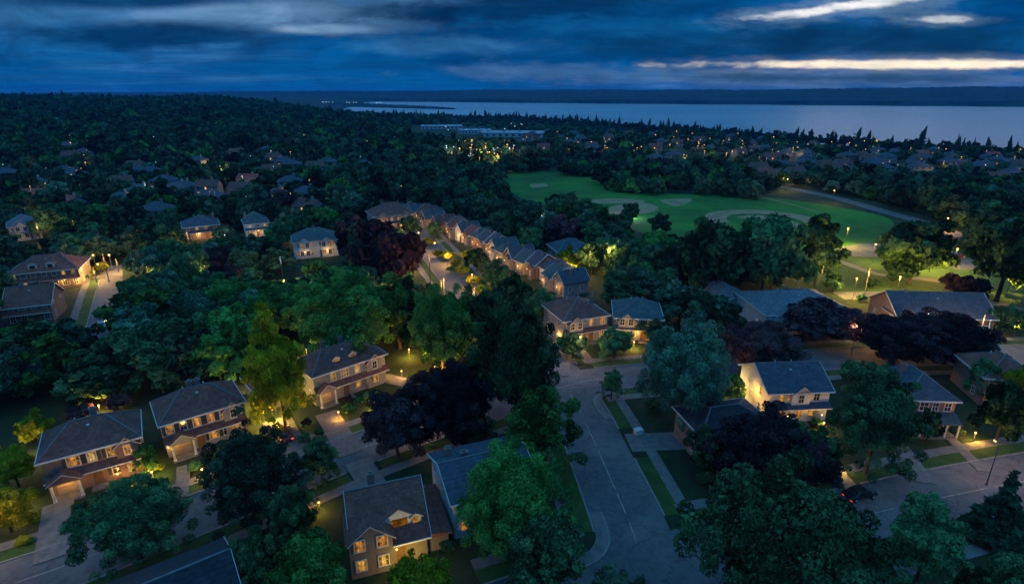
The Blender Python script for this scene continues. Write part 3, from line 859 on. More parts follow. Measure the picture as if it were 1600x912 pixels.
        for h0, h1 in hips: caps.bar(h0, h1, 0.22, 0.10)
        b.face([(X0, Y1, zb), (X1, Y1, zb), (X1, Y0, zb), (X0, Y0, zb)])
    else:
        if ridge_along:
            s = rise / (d / 2); ze = he - s * ov
            for sg in (-1, 1):
                ye = sg * (d / 2 + ov)
                q = [(X0, ye, ze), (X1, ye, ze), (X1, 0, he + rise), (X0, 0, he + rise)]
                up = [(x, y, z + t) for x, y, z in q]
                b.face(up if sg < 0 else up[::-1]); b.face(q[::-1] if sg < 0 else q)
                b.face([q[0], q[1], up[1], up[0]]); b.face([q[1], q[2], up[2], up[1]]); b.face([q[3], q[0], up[0], up[3]])
            caps.bar((X0, 0, he + rise + t), (X1, 0, he + rise + t), 0.25, 0.10)
        else:
            s = rise / (W / 2); ze = he - s * ov
            for sg in (-1, 1):
                xe = sg * (W / 2 + ov)
                q = [(xe, Y0, ze), (xe, Y1, ze), (0, Y1, he + rise), (0, Y0, he + rise)]
                up = [(x, y, z + t) for x, y, z in q]
                b.face(up if sg > 0 else up[::-1]); b.face(q[::-1] if sg > 0 else q)
                b.face([q[0], q[1], up[1], up[0]]); b.face([q[1], q[2], up[2], up[1]]); b.face([q[3], q[0], up[0], up[3]])
            caps.bar((0, Y0, he + rise + t), (0, Y1, he + rise + t), 0.25, 0.10)
    ro = b.build('roof', ROOF[rf], root)
    caps.build('ridge_cap', CAP, ro)
    b = MB()
    if roof == 'hip':
        zt = zb + t + 0.02
        b.box(X0 - 0.08, X1 + 0.08, Y0 - 0.09, Y0 - 0.004, zb - 0.05, zt); b.box(X0 - 0.08, X1 + 0.08, Y1 + 0.004, Y1 + 0.09, zb - 0.05, zt)
        b.box(X0 - 0.09, X0 - 0.004, Y0 - 0.003, Y1 + 0.003, zb - 0.05, zt); b.box(X1 + 0.004, X1 + 0.09, Y0 - 0.003, Y1 + 0.003, zb - 0.05, zt)
    elif ridge_along:
        for xx in (X0 - 0.03, X1 + 0.03):
            for sg in (-1, 1): b.bar((xx, sg * (d / 2 + ov), he - rise / (d / 2) * ov + t * 0.6), (xx, 0, he + rise + t * 0.6), 0.05, 0.26)
        b.box(X0, X1, Y0 - 0.12, Y0 - 0.005, he - rise / (d / 2) * ov - 0.02, he - rise / (d / 2) * ov + t)
    else:
        for yy_ in (Y0 - 0.03, Y1 + 0.03):
            for sg in (-1, 1): b.bar((sg * (W / 2 + ov), yy_, he - rise / (W / 2) * ov + t * 0.6), (0, yy_, he + rise + t * 0.6), 0.05, 0.26)
    b.build('gutter', TRIM, ro)
    if protect and base is None and W > 8:
        for vx, vy in ((0.36, 0.62), (0.62, 0.60), (0.5, 0.36)):
            b = MB(); X_, Y_ = x0 + vx * W, y0 + vy * d; zr = he + rise * (1 - abs(Y_) / (d / 2 + ov)) 
            if vy < 0.5: b.ball((X_, Y_, zr + 0.1), 0.24, 8, 0, 0.7)
            else: b.tube([(X_, Y_, zr - 0.2), (X_, Y_, zr + 0.55)], 0.09, 7)
            b.build('roof_vent', RIM_PALE, ro)
    for fx, fy in chimneys:
        b = MB(); cx_, cy_ = x0 + fx * W, y0 + fy * d
        b.box(cx_ - 0.4, cx_ + 0.4, cy_ - 0.3, cy_ + 0.3, he, he + rise + 0.2); b.box(cx_ - 0.47, cx_ + 0.47, cy_ - 0.37, cy_ + 0.37, he + rise + 0.203, he + rise + 0.34)
        b.box(cx_ - 0.15, cx_ + 0.15, cy_ - 0.15, cy_ + 0.15, he + rise + 0.343, he + rise + 0.6)
        b.build('chimney', WALL['brown'], ro)
    if pent and two:
        b = MB(); q0, q1 = 2.75, 3.45; yo = y0 - 1.0
        xa = x0 - 0.2; xb = x1 + 0.2
        b.face([(xa, yo, q0), (xb, yo, q0), (xb, y0 - 0.004, q1), (xa, y0 - 0.004, q1)]); b.face([(xa, y0 - 0.004, q0 - 0.1), (xb, y0 - 0.004, q0 - 0.1), (xb, yo, q0 - 0.1), (xa, yo, q0 - 0.1)])
        b.face([(xa, yo, q0 - 0.1), (xb, yo, q0 - 0.1), (xb, yo, q0), (xa, yo, q0)]); b.face([(xa, y0 - 0.004, q0 - 0.1), (xa, yo, q0 - 0.1), (xa, yo, q0), (xa, y0 - 0.004, q1)]); b.face([(xb, yo, q0 - 0.1), (xb, y0 - 0.004, q0 - 0.1), (xb, y0 - 0.004, q1), (xb, yo, q0)])
        po = b.build('pent_roof', ROOF[rf], root)
        b = MB(); b.box(xa, xb, yo - 0.09, yo - 0.004, q0 - 0.12, q0 + 0.02); b.build('gutter', TRIM, po)
    if portico:
        pxx, pw, pp, plit = portico; cx_ = x0 + pxx + pw / 2
        b = MB(); gable_box(b, cx_, pw, y0 - pp, y0 - 0.01, 2.55, 2.9, 1.0, 0.3)
        b.build('portico_roof', [WALL[wall], ROOF[rf], TRIM], root)
        for s in (-1, 1):
            b = MB(); xx = cx_ + s * (pw / 2 - 0.15); b.tube([(xx, y0 - pp + 0.2, 0.1), (xx, y0 - pp + 0.2, 2.52)], [0.17, 0.13], 10); b.box(xx - 0.22, xx + 0.22, y0 - pp - 0.02, y0 - pp + 0.42, 0, 0.1)
            b.build('column', TRIM, root)
        b = MB(); dw = pw - 0.9
        for i in range(4): b.box(cx_ - dw / 2, cx_ + dw / 2, y0 - 0.06, y0 - 0.012, 0.12 + i * 0.54, 0.62 + i * 0.54)
        b.build('garage_door', WALL['tan'], root)
        b = MB(); b.box(cx_ - pw / 2, cx_ + pw / 2, y0 - pp, y0 - 0.004, 0.0, 0.09); b.box(cx_ - pw / 2 - 0.1, cx_ + pw / 2 + 0.1, y0 - pp - 0.4, y0 - pp - 0.004, 0, 0.05); b.build('porch_floor', CONCRETE, root)
        if plit:
            b = MB(); b.ball((cx_, y0 - pp * 0.5, 2.36), 0.13, 8); b.build('porch_lantern', BULB, root)
            add_light(root, (cx_, y0 - pp * 0.5, 2.15), plit)
    for xc, wd_, zt_ in dormers:
        b = MB(); sl_ = rise / (d / 2) if roof == 'gable' else rise / (d / 2 + ov)
        yf = y0 + 1.0; zb_ = he + sl_ * 1.0
        cx_ = x0 + xc * W
        gable_box(b, cx_, wd_, yf, 0.0, zb_ - 0.3, zb_ + zt_, wd_ * 0.35, 0.2)
        do = b.build('dormer', [WALL[wall] if wall == 'white' else TRIM, ROOF[rf], TRIM], root)
        fm, pm = window_meshes(wd_ * 0.6, zt_ * 0.8, rr.random() < lit * 0.7)
        b = MB(); b.face([(cx_ - wd_ * 0.3, yf - 0.02, zb_ + 0.1), (cx_ + wd_ * 0.3, yf - 0.02, zb_ + 0.1), (cx_ + wd_ * 0.3, yf - 0.02, zb_ + zt_ * 0.9), (cx_ - wd_ * 0.3, yf - 0.02, zb_ + zt_ * 0.9)])
        b.build('pane', LIT if rr.random() < lit else GLASS, do)
    for xc, wd_, pr, zt_, on in gables:       # full-height front gable standing proud
        cx_ = x0 + xc * W; b = MB()
        gable_box(b, cx_, wd_, y0 - pr, 0.0, 0.0, zt_, wd_ * 0.42, 0.35)
        go = b.build('front_gable', [WALL[wall], ROOF[rf], TRIM], root)
        zs = [1.0] + ([3.6] if zt_ > 4.5 else [])
        for z in zs:
            for s in ((-0.26, 0.26) if wd_ > 3 else (0.0,)):
                fm, pm = window_meshes(min(1.15, wd_ * 0.3), 1.35, rr.random() < on)
                o = link('window', fm, go, (cx_ + s * wd_, y0 - pr - 0.052, z)); link('pane', pm, o, (0, -0.0545, 0))
    if wing:                                    # low side wing with its own shallow roof
        b = MB(); b.box(x1 + 0.005, x1 + wing, y0 + 0.6, y1 - 1.0, 0, 2.3); b.build('side_wing', WALL[wall], root)
        b = MB(); b.face([(x1 + 0.01, y0 + 0.1, 3.0), (x1 + wing + 0.4, y0 + 0.1, 2.45), (x1 + wing + 0.4, y1 - 0.6, 2.45), (x1 + 0.01, y1 - 0.6, 3.0)])
        b.face([(x1 + 0.01, y1 - 0.6, 2.31), (x1 + wing + 0.4, y1 - 0.6, 2.31), (x1 + wing + 0.4, y0 + 0.1, 2.31), (x1 + 0.01, y0 + 0.1, 2.31)])
        b.face([(x1 + wing + 0.4, y0 + 0.1, 2.31), (x1 + wing + 0.4, y1 - 0.6, 2.31), (x1 + wing + 0.4, y1 - 0.6, 2.45), (x1 + wing + 0.4, y0 + 0.1, 2.45)])
        b.face([(x1 + 0.01, y0 + 0.1, 2.31), (x1 + wing + 0.4, y0 + 0.1, 2.31), (x1 + wing + 0.4, y0 + 0.1, 2.45), (x1 + 0.01, y0 + 0.1, 3.0)])
        b.build('wing_roof', ROOF[rf], root)
    if porch:                                   # open front porch with posts
        pd_, pz = porch
        b = MB(); b.face([(x0 - 0.2, y0 - pd_, pz), (x1 + 0.2, y0 - pd_, pz), (x1 + 0.2, y0 - 0.006, pz + 0.8), (x0 - 0.2, y0 - 0.006, pz + 0.8)]); b.box(x0 - 0.2, x1 + 0.2, y0 - pd_, y0 - 0.006, pz - 0.18, pz - 0.004)
        b.build('porch_roof', ROOF[rf], root)
        for i in range(5):
            xx = x0 + 0.1 + (W - 0.2) * i / 4; b = MB(); b.box(xx - 0.1, xx + 0.1, y0 - pd_ + 0.1, y0 - pd_ + 0.3, 0.3, pz - 0.183); b.build('porch_post', TRIM, root)
        b = MB(); b.box(x0, x1, y0 - pd_, y0 - 0.006, 0.0, 0.29); b.build('porch_floor', CONCRETE, root)
    lamps = [(a, b_, c, e_ * (1.7 if e_ > 1.5 else 1.0)) for a, b_, c, e_ in lamps]
    for lx, ly, lz, pw_ in lamps:             # wall lanterns: real lamps of the house
        b = MB(); P_ = Vector((x0 + lx * W, y0 + ly * d, lz))
        b.ball(P_, 0.11, 8); b.build('wall_lantern', BULB, root)
        add_light(root, P_ + Vector((0, 0, -0.18)), pw_)
    HOUSES.append((ctr.x, ctr.y, math.hypot(W, d) / 2 * 0.92))
    if protect:
        c2, s2 = math.cos(rot), math.sin(rot); qs = []
        for X, Y in ((x0, y0), (x1, y0), (x1, y1), (x0, y1)):
            for Z in (0.8, he + rise * 0.7): qs.append(px(ctr.x + X * c2 - Y * s2, ctr.y + X * s2 + Y * c2, Z))
        PROTECT.append((min(q[0] for q in qs), min(q[1] for q in qs), max(q[0] for q in qs), max(q[1] for q in qs), min(q[2] for q in qs)))
    return root

# ---- the near houses
house('brick_house', 'dark hip-roofed house with its glowing portico over a drive and two rows of lit windows', (55, 727), (222, 683), d=7.6, rise=2.9, wall='brick', rf='brown', nu=5, nl=5, lit=0.82, litl=0.9, shutters=True,
      portico=(0.4, 3.2, 1.7, 9), chimneys=((0.55, 0.75),), gables=((0.86, 2.6, 0.35, 5.0, 1.0),), lamps=((1.06, 0.1, 2.0, 8), (0.70, -0.1, 1.2, 2.5)), seed=7)
house('hip_roofed_house', 'brown-roofed house with white porch posts, left of the driveway with the glowing garage', (247, 668), (384, 628), d=7.8, rise=2.8, wall='grey', rf='rust', nu=6, nl=6, lit=0.9, litl=0.7, shutters=True,
      portico=(0.5, 3.0, 1.5, 1.2), chimneys=((0.45, 0.7), (0.55, 0.7)), gables=((0.86, 2.6, 0.3, 5.0, 0.7),), lamps=((0.02, -0.1, 2.2, 4),), seed=5)
house('dormered_house', 'grey house with small white dormers and white portico beside the yellow-green tree', (487, 592), (606, 553), d=7.6, rise=2.7, wall='grey', rf='brown', nu=6, nl=6, lit=0.8, litl=0.7, shutters=False,
      portico=(0.3, 2.9, 1.3, 3), chimneys=((0.35, 0.8), (0.6, 0.8)), dormers=((0.35, 1.3, 0.9), (0.58, 1.3, 0.9)), gables=((0.83, 3.0, 0.3, 5.0, 0.8),), lamps=((1.05, 0.2, 1.8, 8),), seed=8)
house('garage_house', 'low garage with glowing lamps at the top of a driveway', (398, 617), (452, 600), he=3.0, d=7.0, rise=1.8, wall='tan', rf='rust', nu=0, nl=3, lit=0.9, pent=False, chimneys=(), lamps=((0.15, -0.06, 2.3, 14), (0.85, -0.06, 2.3, 14)), seed=4, sidewin=1, protect=False)
house('cottage_house', 'steep rust-brown roofed house with gable above warm ground-floor windows at bottom', (548, 866), (674, 835), he=3.3, d=9.8, roof='gable', rise=4.0, wall='brown', rf='rust', nu=0, nl=4, lit=1.0, pent=False,
      chimneys=((0.35, 0.72),), gables=((0.22, 4.6, 0.6, 4.7, 0.9),), dormers=((0.64, 3.2, 1.3), (0.88, 1.2, 1.0)), lamps=((0.56, -0.05, 2.5, 1.2),), seed=6, wsize=(1.3, 1.5), wing=2.6)
house('gabled_house', 'navy-roofed house with long pale blue side wall next to the bright green tree', (704, 790), (846, 752), he=5.3, d=10.0, roof='gable', rise=1.9, wall='blue', rf='navy', nu=4, nl=4, lit=0.1, pent=False, chimneys=((0.15, 0.75), (0.3, 0.6)), seed=2, sidewin=3)
_c = at(361, 858, 7.6); _r = R(36); _u = Vector((math.cos(_r), math.sin(_r), 0))
house('dark_roofed_house', 'dark slate roof cut by the bottom edge below the round street tree', None, None, he=5.2, d=10.0, roof='gable', rise=2.4, wall='grey', rf='dark', lit=0.0, pent=False, chimneys=(), base=(Vector((_c.x, _c.y, 0)) - _u * 8.0, _r, 15.0), seed=1, protect=False)
house('white_house', 'white two-storey house with blue roof and floodlit gable wall', (1200, 615), (1305, 611), d=9.5, roof='gable', rise=2.6, wall='white', rf='navy', nu=7, nl=6, lit=0.85, litl=0.9, pent=True, chimneys=(), gables=((0.52, 3.0, 0.35, 5.2, 0.9),), lamps=((-0.10, 0.35, 4.2, 12), (-0.12, -0.1, 2.2, 4), (0.25, -0.2, 2.2, 0.8), (0.8, -0.2, 2.2, 0.5)), seed=9)
house('shadowed_house', 'blue-black roofed house hidden behind the wide purple tree', (1095, 684), (1216, 668), he=4.8, d=7.5, rise=2.0, wall='brown', rf='dark', nu=4, nl=4, lit=0.4, pent=False, chimneys=(), seed=11, protect=False)
house('porch_house', 'dark-roofed house with pale columned porch, on the lawn right of the white house', (1414, 626), (1503, 629), d=9.5, rise=3.0, wall='brick', rf='navy', nu=4, nl=4, lit=0.05, pent=False, chimneys=((0.3, 0.6),), porch=(2.2, 2.7), seed=12)
house('gabled_brick_house', 'brown-roofed house with brick chimney and front gable beside the teal-roofed house', (880, 504), (954, 493), d=10.5, roof='hip', rise=3.0, wall='grey', rf='brown', nu=4, nl=4, lit=0.4, litl=0.5, chimneys=((0.55, 0.75), (0.95, 0.6)), gables=((0.25, 3.2, 0.6, 5.0, 0.3),), lamps=((-0.05, 0.2, 2.0, 8),), seed=14)
house('teal_roofed_house', 'low teal-roofed house just right of the brick chimney house', (958, 497), (1038, 501), he=5.0, d=10.0, roof='hip', rise=2.8, wall='grey', rf='teal', nu=4, nl=4, lit=0.35, chimneys=(), seed=15, gables=((0.25, 3.4, 0.5, 4.6, 0.4),), lamps=((0.5, -0.06, 2.2, 5),))
house('blue_roofed_house', 'wide pale blue roof behind the purple trees below the lamp-lit park', (1197, 494), (1338, 490), he=4.6, d=15.0, roof='hip', rise=3.2, wall='blue', rf='pale', nu=5, nl=5, lit=0.2, chimneys=((0.4, 0.5),), gables=((0.2, 4.5, 0.7, 4.2, 0.2), (0.75, 4.5, 0.7, 4.2, 0.2)), seed=16)
house('slate_roofed_house', 'long dark slate roof with pale end gable beside the park road', (1402, 494), (1562, 499), he=4.2, d=12.0, roof='gable', rise=3.6, wall='brick', rf='navy', nu=0, nl=6, lit=0.1, pent=False, chimneys=((0.2, 0.5),), gables=((0.1, 4.2, 0.6, 4.0, 0.1),), seed=17)
house('edge_house', 'purple-brown roof at the right edge among orange-lit trees', (1538, 592), (1640, 600), he=5.0, d=9.0, rise=2.8, wall='brick', rf='rust', nu=4, nl=4, lit=0.3, chimneys=(), seed=18, lamps=((0.3, -0.1, 2.3, 22),))
house('white_villa', 'white house with arched glowing windows standing alone among trees', (455, 380), (529, 374), he=5.4, d=11.0, rise=3.2, wall='white', rf='teal', nu=4, nl=4, lit=0.5, litl=1.0, pent=False, chimneys=((0.5, 0.6),), gables=((0.25, 3.4, 0.4, 5.2, 0.5), (0.75, 3.4, 0.4, 5.2, 0.5)), lamps=((0.75, -0.12, 2.4, 4), (0.25, -0.12, 2.4, 3)), seed=19)
house('long_house', 'long purple-brown roofed house with pale dormer band by the lamplit side street', (6, 431), (124, 420), he=5.0, d=11.0, rise=3.4, roof='hip', wall='brown', rf='rust', nu=7, nl=7, lit=0.3, litl=0.3, chimneys=((0.7, 0.5),), dormers=((0.35, 2.0, 1.2), (0.6, 2.0, 1.2)), lamps=((0.97, -0.08, 2.2, 16), (0.75, -0.08, 2.2, 8)), seed=20)
house('steep_roofed_house', 'dim rust-roofed house just below the long purple-brown house', (0, 483), (80, 474), he=4.6, d=10.0, rise=3.2, roof='gable', wall='brick', rf='rust', nu=4, nl=4, lit=0.0, chimneys=((0.3, 0.5),), seed=21)
house('pale_roofed_house', 'pale grey-blue roofed house high on the left among dark trees', (10, 357), (64, 351), he=5.0, d=13.0, rise=3.2, wall='blue', rf='pale', nu=4, nl=4, lit=0.05, chimneys=(), seed=22, gables=((0.4, 4, 0.6, 4.8, 0.0),))
house('wooded_house', 'slate-roofed house with two amber windows deep in the wood', (284, 357), (344, 351), he=4.8, d=12.0, rise=3.0, wall='brown', rf='navy', nu=4, nl=4, lit=0.4, chimneys=((0.9, 0.5),), seed=23, lamps=((0.4, -0.1, 2.4, 16), (0.75, -0.1, 2.4, 12)))
house('hillside_house', 'blue-grey roofed house with warm porch, between the wood house and the white villa', (381, 352), (422, 348), he=4.8, d=12.0, rise=3.2, wall='blue', rf='teal', nu=3, nl=3, lit=0.4, chimneys=((0.1, 0.5),), seed=24, lamps=((0.5, -0.1, 2.4, 9),))
house('field_house', 'dark house with yellow-lit shrubs between the curved row and the ball field', (872, 396), (930, 392), he=4.4, d=11.0, rise=3.0, wall='brown', rf='navy', nu=4, nl=4, lit=0.2, chimneys=(), seed=25, lamps=((0.3, -0.15, 2.2, 5),), protect=False)
house('pale_cottage', 'pale-roofed low house among the trees below the huge dark tree', (1118, 470), (1176, 463), he=3.4, d=10.0, rise=2.8, wall='blue', rf='pale', nu=0, nl=4, lit=0.1, pent=False, chimneys=(), seed=26)

# ---- the curved row of houses: each stands gable-on to the street
row0, row1 = at(893, 456), at(644, 338)
row_mid = at(742, 383)
row = dense(catmull([tuple(row0[:2]), tuple(row_mid[:2]), tuple(row1[:2])], 20), 0.5)
NR = 22
ROWSTYLE = [('navy', 'grey'), ('teal', 'tan'), ('navy', 'white'), ('navy', 'brick'), ('teal', 'grey'), ('navy', 'tan'), ('teal', 'grey'), ('teal', 'white'), ('navy', 'brick'), ('navy', 'tan'), ('teal', 'brick'), ('rust', 'grey')]
_nth = ['nearest', 'second', 'third', 'fourth', 'fifth', 'sixth', 'seventh', 'eighth', 'ninth', 'tenth', 'eleventh']
ROWSTYLE += [('navy', 'white'), ('brown', 'grey'), ('rust', 'tan'), ('brown', 'brick'), ('navy', 'grey'), ('teal', 'tan'), ('brown', 'white'), ('rust', 'grey'), ('navy', 'brick'), ('brown', 'tan')]
_wn = {'grey': 'grey-walled', 'tan': 'tan-walled', 'white': 'white-walled', 'brick': 'brick-walled'}
ORD = [(_nth[i] + ' house from the lower end of the curved row' if i < 11 else ('farthest house at the top of the curved row' if i == 21 else _nth[21 - i] + ' house from the far end of the curved row')) + ', ' + ROWSTYLE[i][0].replace('navy', 'slate') + '-roofed and ' + _wn[ROWSTYLE[i][1]] for i in range(22)]
for i in range(NR):
    t = i / (NR - 1); k = int(t * (len(row) - 1)); p = row[k]
    d_ = (row[min(k + 8, len(row) - 1)] - row[max(k - 8, 0)]).normalized()
    face = Vector((-d_.y, d_.x, 0))            # towards the street
    rot = math.atan2(face.y, face.x) + math.pi / 2 + rnd.uniform(-0.09, 0.09)
    rf, wl = ROWSTYLE[i]
    house('row_house', ORD[i], None, None, he=4.2 + rnd.uniform(-0.5, 0.5), d=7.6, roof='gable' if i % 4 != 2 else 'hip', ridge_along=i % 5 in (1, 3, 4), rise=2.2 + rnd.uniform(-0.4, 0.5), wall=wl, rf=rf, nu=2, nl=2, lit=0.6, litl=0.7, pent=False, chimneys=((0.5, 0.6),) if i % 3 else ((0.7, 0.4),),
          gables=((0.68, 2.3, 0.9, 3.6, 0.6),) if i % 2 else (), base=(p - face * (1.0 + rnd.uniform(-1.6, 1.6)), rot, 4.9 + rnd.uniform(-0.4, 0.5)), group='houses of the curved row', lamps=((0.3, -0.12, 2.4, 8),) if i % 2 else ((0.6, -0.12, 2.4, 5),), seed=40 + i)
PROTECT.append((565, 310, 600, 340, 180))
house('manor_house', 'broad rust-roofed house with lit front at the top of the curved row', (583, 340), (650, 334), he=5.6, d=13.0, rise=4.0, wall='tan', rf='rust', nu=6, nl=6, lit=0.5, chimneys=((0.3, 0.5), (0.7, 0.5)), gables=((0.2, 4.5, 0.7, 5.4, 0.6), (0.75, 4.5, 0.7, 5.4, 0.6)), lamps=((0.3, -0.1, 2.5, 25), (0.7, -0.1, 2.5, 25)), seed=60)

# ------------------------------------------------------------------ lamps
def lamp_post(name, label, basepx, h, power, group=None, arm=0.0, c=(1.0, 0.47, 0.07), pt=None, toward=0.0):
    if h <= 2.5: power *= 2.2 if power < 100 else 1.3
    if h > 2.5: power *= 1.25 if 'park' in label or 'car park' in label else 0.38
    p = pt if pt is not None else atg(*basepx)
    root = empty(name, p, toward); tag(root, label, 'street lamp' if h > 2.5 else 'garden lamp', group)
    b = MB(); b.tube([(0, 0, 0), (0, 0, 0.5), (0, 0, h)], [0.09, 0.07, 0.05], 8); b.box(-0.14, 0.14, -0.14, 0.14, 0, 0.12)
    b.build('pole', METAL, root)
    if arm:
        b = MB(); b.tube([(0, 0, h), (arm * 0.4, 0, h + 0.25), (arm, 0, h + 0.3)], 0.04, 6); b.build('arm', METAL, root)
    hx, hz = (arm, h + 0.22) if arm else (0, h + 0.2)
    b = MB(); b.box(hx - 0.3, hx + 0.3, -0.16, 0.16, hz + 0.12, hz + 0.2) if arm else b.tube([(hx, 0, hz + 0.22), (hx, 0, hz + 0.4)], [0.24, 0.03], 8)
    b.build('lamp_cap', METAL, root)
    b = MB(); b.ball((hx, 0, hz), (min(0.28, max(0.18, p.length * 0.0013)) if h > 2.5 else 0.14), 10); b.build('lantern', BULB, root)
    if power: add_light(root, (hx, 0, hz - 0.45), power, c, 0.2)
    return root
S = 'street_lamp'
lamp_post(S, 'tall bent-arm street lamp beside the dark conifer on the lower right road', (1541, 757), 6.0, 130, arm=1.2, c=(1.0, 0.5, 0.15), toward=R(70))
lamp_post(S, 'glowing lamp post left of the yellow-green tree', (449, 478), 6.5, 900)
lamp_post(S, 'upper lamp of the cluster where the side street ends', (152, 425), 5.0, 130)
lamp_post(S, 'lower lamp of the cluster where the side street ends', (157, 430), 3.2, 75)
lamp_post(S, 'lamp to the right of the cluster where the side street ends', (176, 422), 4.5, 75)
lamp_post(S, 'park lamp on a pole in front of the slate-roofed houses', (1332, 468), 5.5, 420, c=(1.0, 0.60, 0.08))
lamp_post(S, 'park lamp standing nearest the ball field', (1320, 384), 6.0, 620, c=(1.0, 0.62, 0.05))
lamp_post(S, 'lamp under the left park tree beside the car park', (1452, 425), 5.5, 620, c=(1.0, 0.62, 0.07))
lamp_post(S, 'lamp at the far right corner of the park road', (1572, 462), 6.0, 520, c=(1.0, 0.55, 0.06))
lamp_post(S, 'lamp beside the park road under the wide park tree', (1400, 462), 5.0, 480, c=(1.0, 0.58, 0.07))
lamp_post(S, 'lamp at the left end of the park path, behind the tall narrow tree', (1262, 420), 5.0, 420, c=(1.0, 0.62, 0.05))
lamp_post(S, 'lamp in the middle of the park lawn by the first bend of the path', (1362, 412), 6.0, 380, c=(1.0, 0.62, 0.05))
lamp_post(S, 'lamp at the upper edge of the park, right of its wide middle tree', (1488, 420), 6.0, 420, c=(1.0, 0.60, 0.07))
lamp_post(S, 'lamp on the park road between the wide tree and the low purple tree', (1474, 462), 5.0, 520, c=(1.0, 0.56, 0.06))
lamp_post(S, 'lamp at the bend of the road beyond the park', (1476, 362), 5.0, 320)
lamp_post(S, 'lamp at the end of the ball field, on the far park path', (1300, 318), 6.0, 110, c=(1.0, 0.62, 0.05))
lamp_post(S, 'lamp at the far corner of the ball field beside the park road', (1228, 298), 6.0, 200, c=(1.0, 0.62, 0.07))
lamp_post(S, 'lamp beside the first driveway of the row street', (655, 382), 4.0, 572)
lamp_post(S, 'lamp shining on yellow shrubs half way along the row street', (700, 415), 3.6, 660)
lamp_post(S, 'lamp nearest the round trees on the row street', (738, 452), 4.0, 572)
lamp_post(S, 'lamp above the middle drives of the row street', (680, 398), 3.8, 528)
lamp_post(S, 'lamp hidden in the glowing broad tree beside the row street', (680, 592), 2.4, 260)
lamp_post(S, 'second lamp among the branches of the glowing broad tree', (708, 590), 3.2, 260)
lamp_post(S, 'lamp on the pavement between the two purple trees', (672, 668), 6.0, 260, c=(1.0, 0.6, 0.4))
lamp_post(S, 'lamp where the lit-house street meets the main road', (905, 572), 6.0, 200, c=(1.0, 0.6, 0.4))
lamp_post(S, 'lamp by the street behind the white house', (1330, 553), 6.0, 420, c=(1.0, 0.6, 0.4))
lamp_post(S, 'lamp at the left end of the lit-house street', (-25, 880), 6.0, 170, arm=1.2, c=(1.0, 0.55, 0.2))
lamp_post(S, 'unseen lamp added on the lit-house street behind the big dark green tree', (392, 800), 6.5, 260, c=(1.0, 0.52, 0.26))  # unseen lamp, added to warm the street and the houses
lamp_post(S, 'lamp at the top of the row street before the manor house', (640, 352), 4.5, 300)
lamp_post(S, 'lamp by the long house at the corner of the side street', (128, 445), 4.0, 50)
lamp_post(S, 'lamp at the right end of the lower right road', (1625, 745), 6.5, 200, c=(1.0, 0.52, 0.26))
lamp_post(S, 'amber lamp in the trees at the right edge', (1578, 612), 4.2, 240, c=(1.0, 0.5, 0.08))
lamp_post(S, 'amber lamp in the trees left of the right edge house', (1528, 612), 2.6, 120, c=(1.0, 0.5, 0.08))
G = 'garden_lamp'
lamp_post(G, 'garden lamp in the shrubs left of the glowing portico', (22, 800), 1.3, 34, c=(1, 0.62, 0.1))
lamp_post(G, 'garden lamp in the bushes behind the glowing portico', (40, 720), 1.8, 40, c=(1, 0.62, 0.1))
lamp_post(G, 'upper garden lamp between the two left lit houses', (233, 712), 1.6, 26, c=(1, 0.66, 0.1))
lamp_post(G, 'lower garden lamp between the two left lit houses', (240, 750), 1.2, 26, c=(1, 0.66, 0.1))
lamp_post(G, 'garden lamp at the back of the leftmost lit house', (158, 648), 1.6, 60, c=(1, 0.45, 0.06))
lamp_post(G, 'garden lamp behind the brown-roofed second house', (395, 608), 1.6, 30, c=(1, 0.62, 0.1))
lamp_post(G, 'garden lamp at the foot of the yellow-green tree', (428, 662), 2.3, 150, c=(1, 0.66, 0.10))
lamp_post(G, 'garden lamp lighting the yellow-green tree from its left', (400, 640), 2.4, 150, c=(1, 0.66, 0.10))
lamp_post(G, 'garden lamp on the drive right of the dormered house', (628, 590), 1.2, 14, c=(1, 0.45, 0.15))
lamp_post(G, 'garden lamp in the flower bed under the purple tree by the lower road', (1306, 735), 1.1, 26, c=(1, 0.55, 0.12))
lamp_post(G, 'garden lamp left of the floodlit white wall', (1140, 622), 1.8, 45, c=(1, 0.62, 0.1))
lamp_post(G, 'garden lamp beside the warm ground-floor windows of the bottom house', (645, 905), 1.4, 26, c=(1, 0.66, 0.1))
lamp_post(G, 'garden lamp in the yard of the dark field house', (889, 430), 2.2, 300, c=(1, 0.7, 0.1))

lamp_post(G, 'added garden lamp at the right corner of the leftmost lit house', (222, 765), 1.5, 30, c=(1, 0.5, 0.06))  # garden lamps from here on are added for more amber light
lamp_post(G, 'added garden lamp on the round lawn of the brown-roofed second house', (318, 745), 1.1, 16, c=(1, 0.5, 0.06))
lamp_post(G, 'added garden lamp at the portico step of the dormered house', (530, 655), 1.2, 14, c=(1, 0.5, 0.06))
lamp_post(G, 'added garden lamp under the front gable of the dormered house', (585, 640), 1.2, 22, c=(1, 0.5, 0.06))
lamp_post(G, 'added garden lamp left of the driveway with the red-lit car', (418, 690), 1.2, 26, c=(1, 0.5, 0.06))
lamp_post(G, 'added garden lamp behind the steep-roofed bottom house chimney', (500, 800), 1.4, 14, c=(1, 0.5, 0.06))
lamp_post(G, 'added garden lamp in the bushes at the white house corner', (1192, 668), 1.6, 40, c=(1, 0.5, 0.06))
lamp_post(G, 'added garden lamp under the lit windows of the white house', (1285, 672), 1.2, 16, c=(1, 0.5, 0.06))
lamp_post(G, 'added garden lamp at the porch house lawn edge', (1520, 690), 1.4, 30, c=(1, 0.5, 0.06))
lamp_post(G, 'added garden lamp at the gabled brick house path', (900, 545), 1.4, 40, c=(1, 0.5, 0.06))
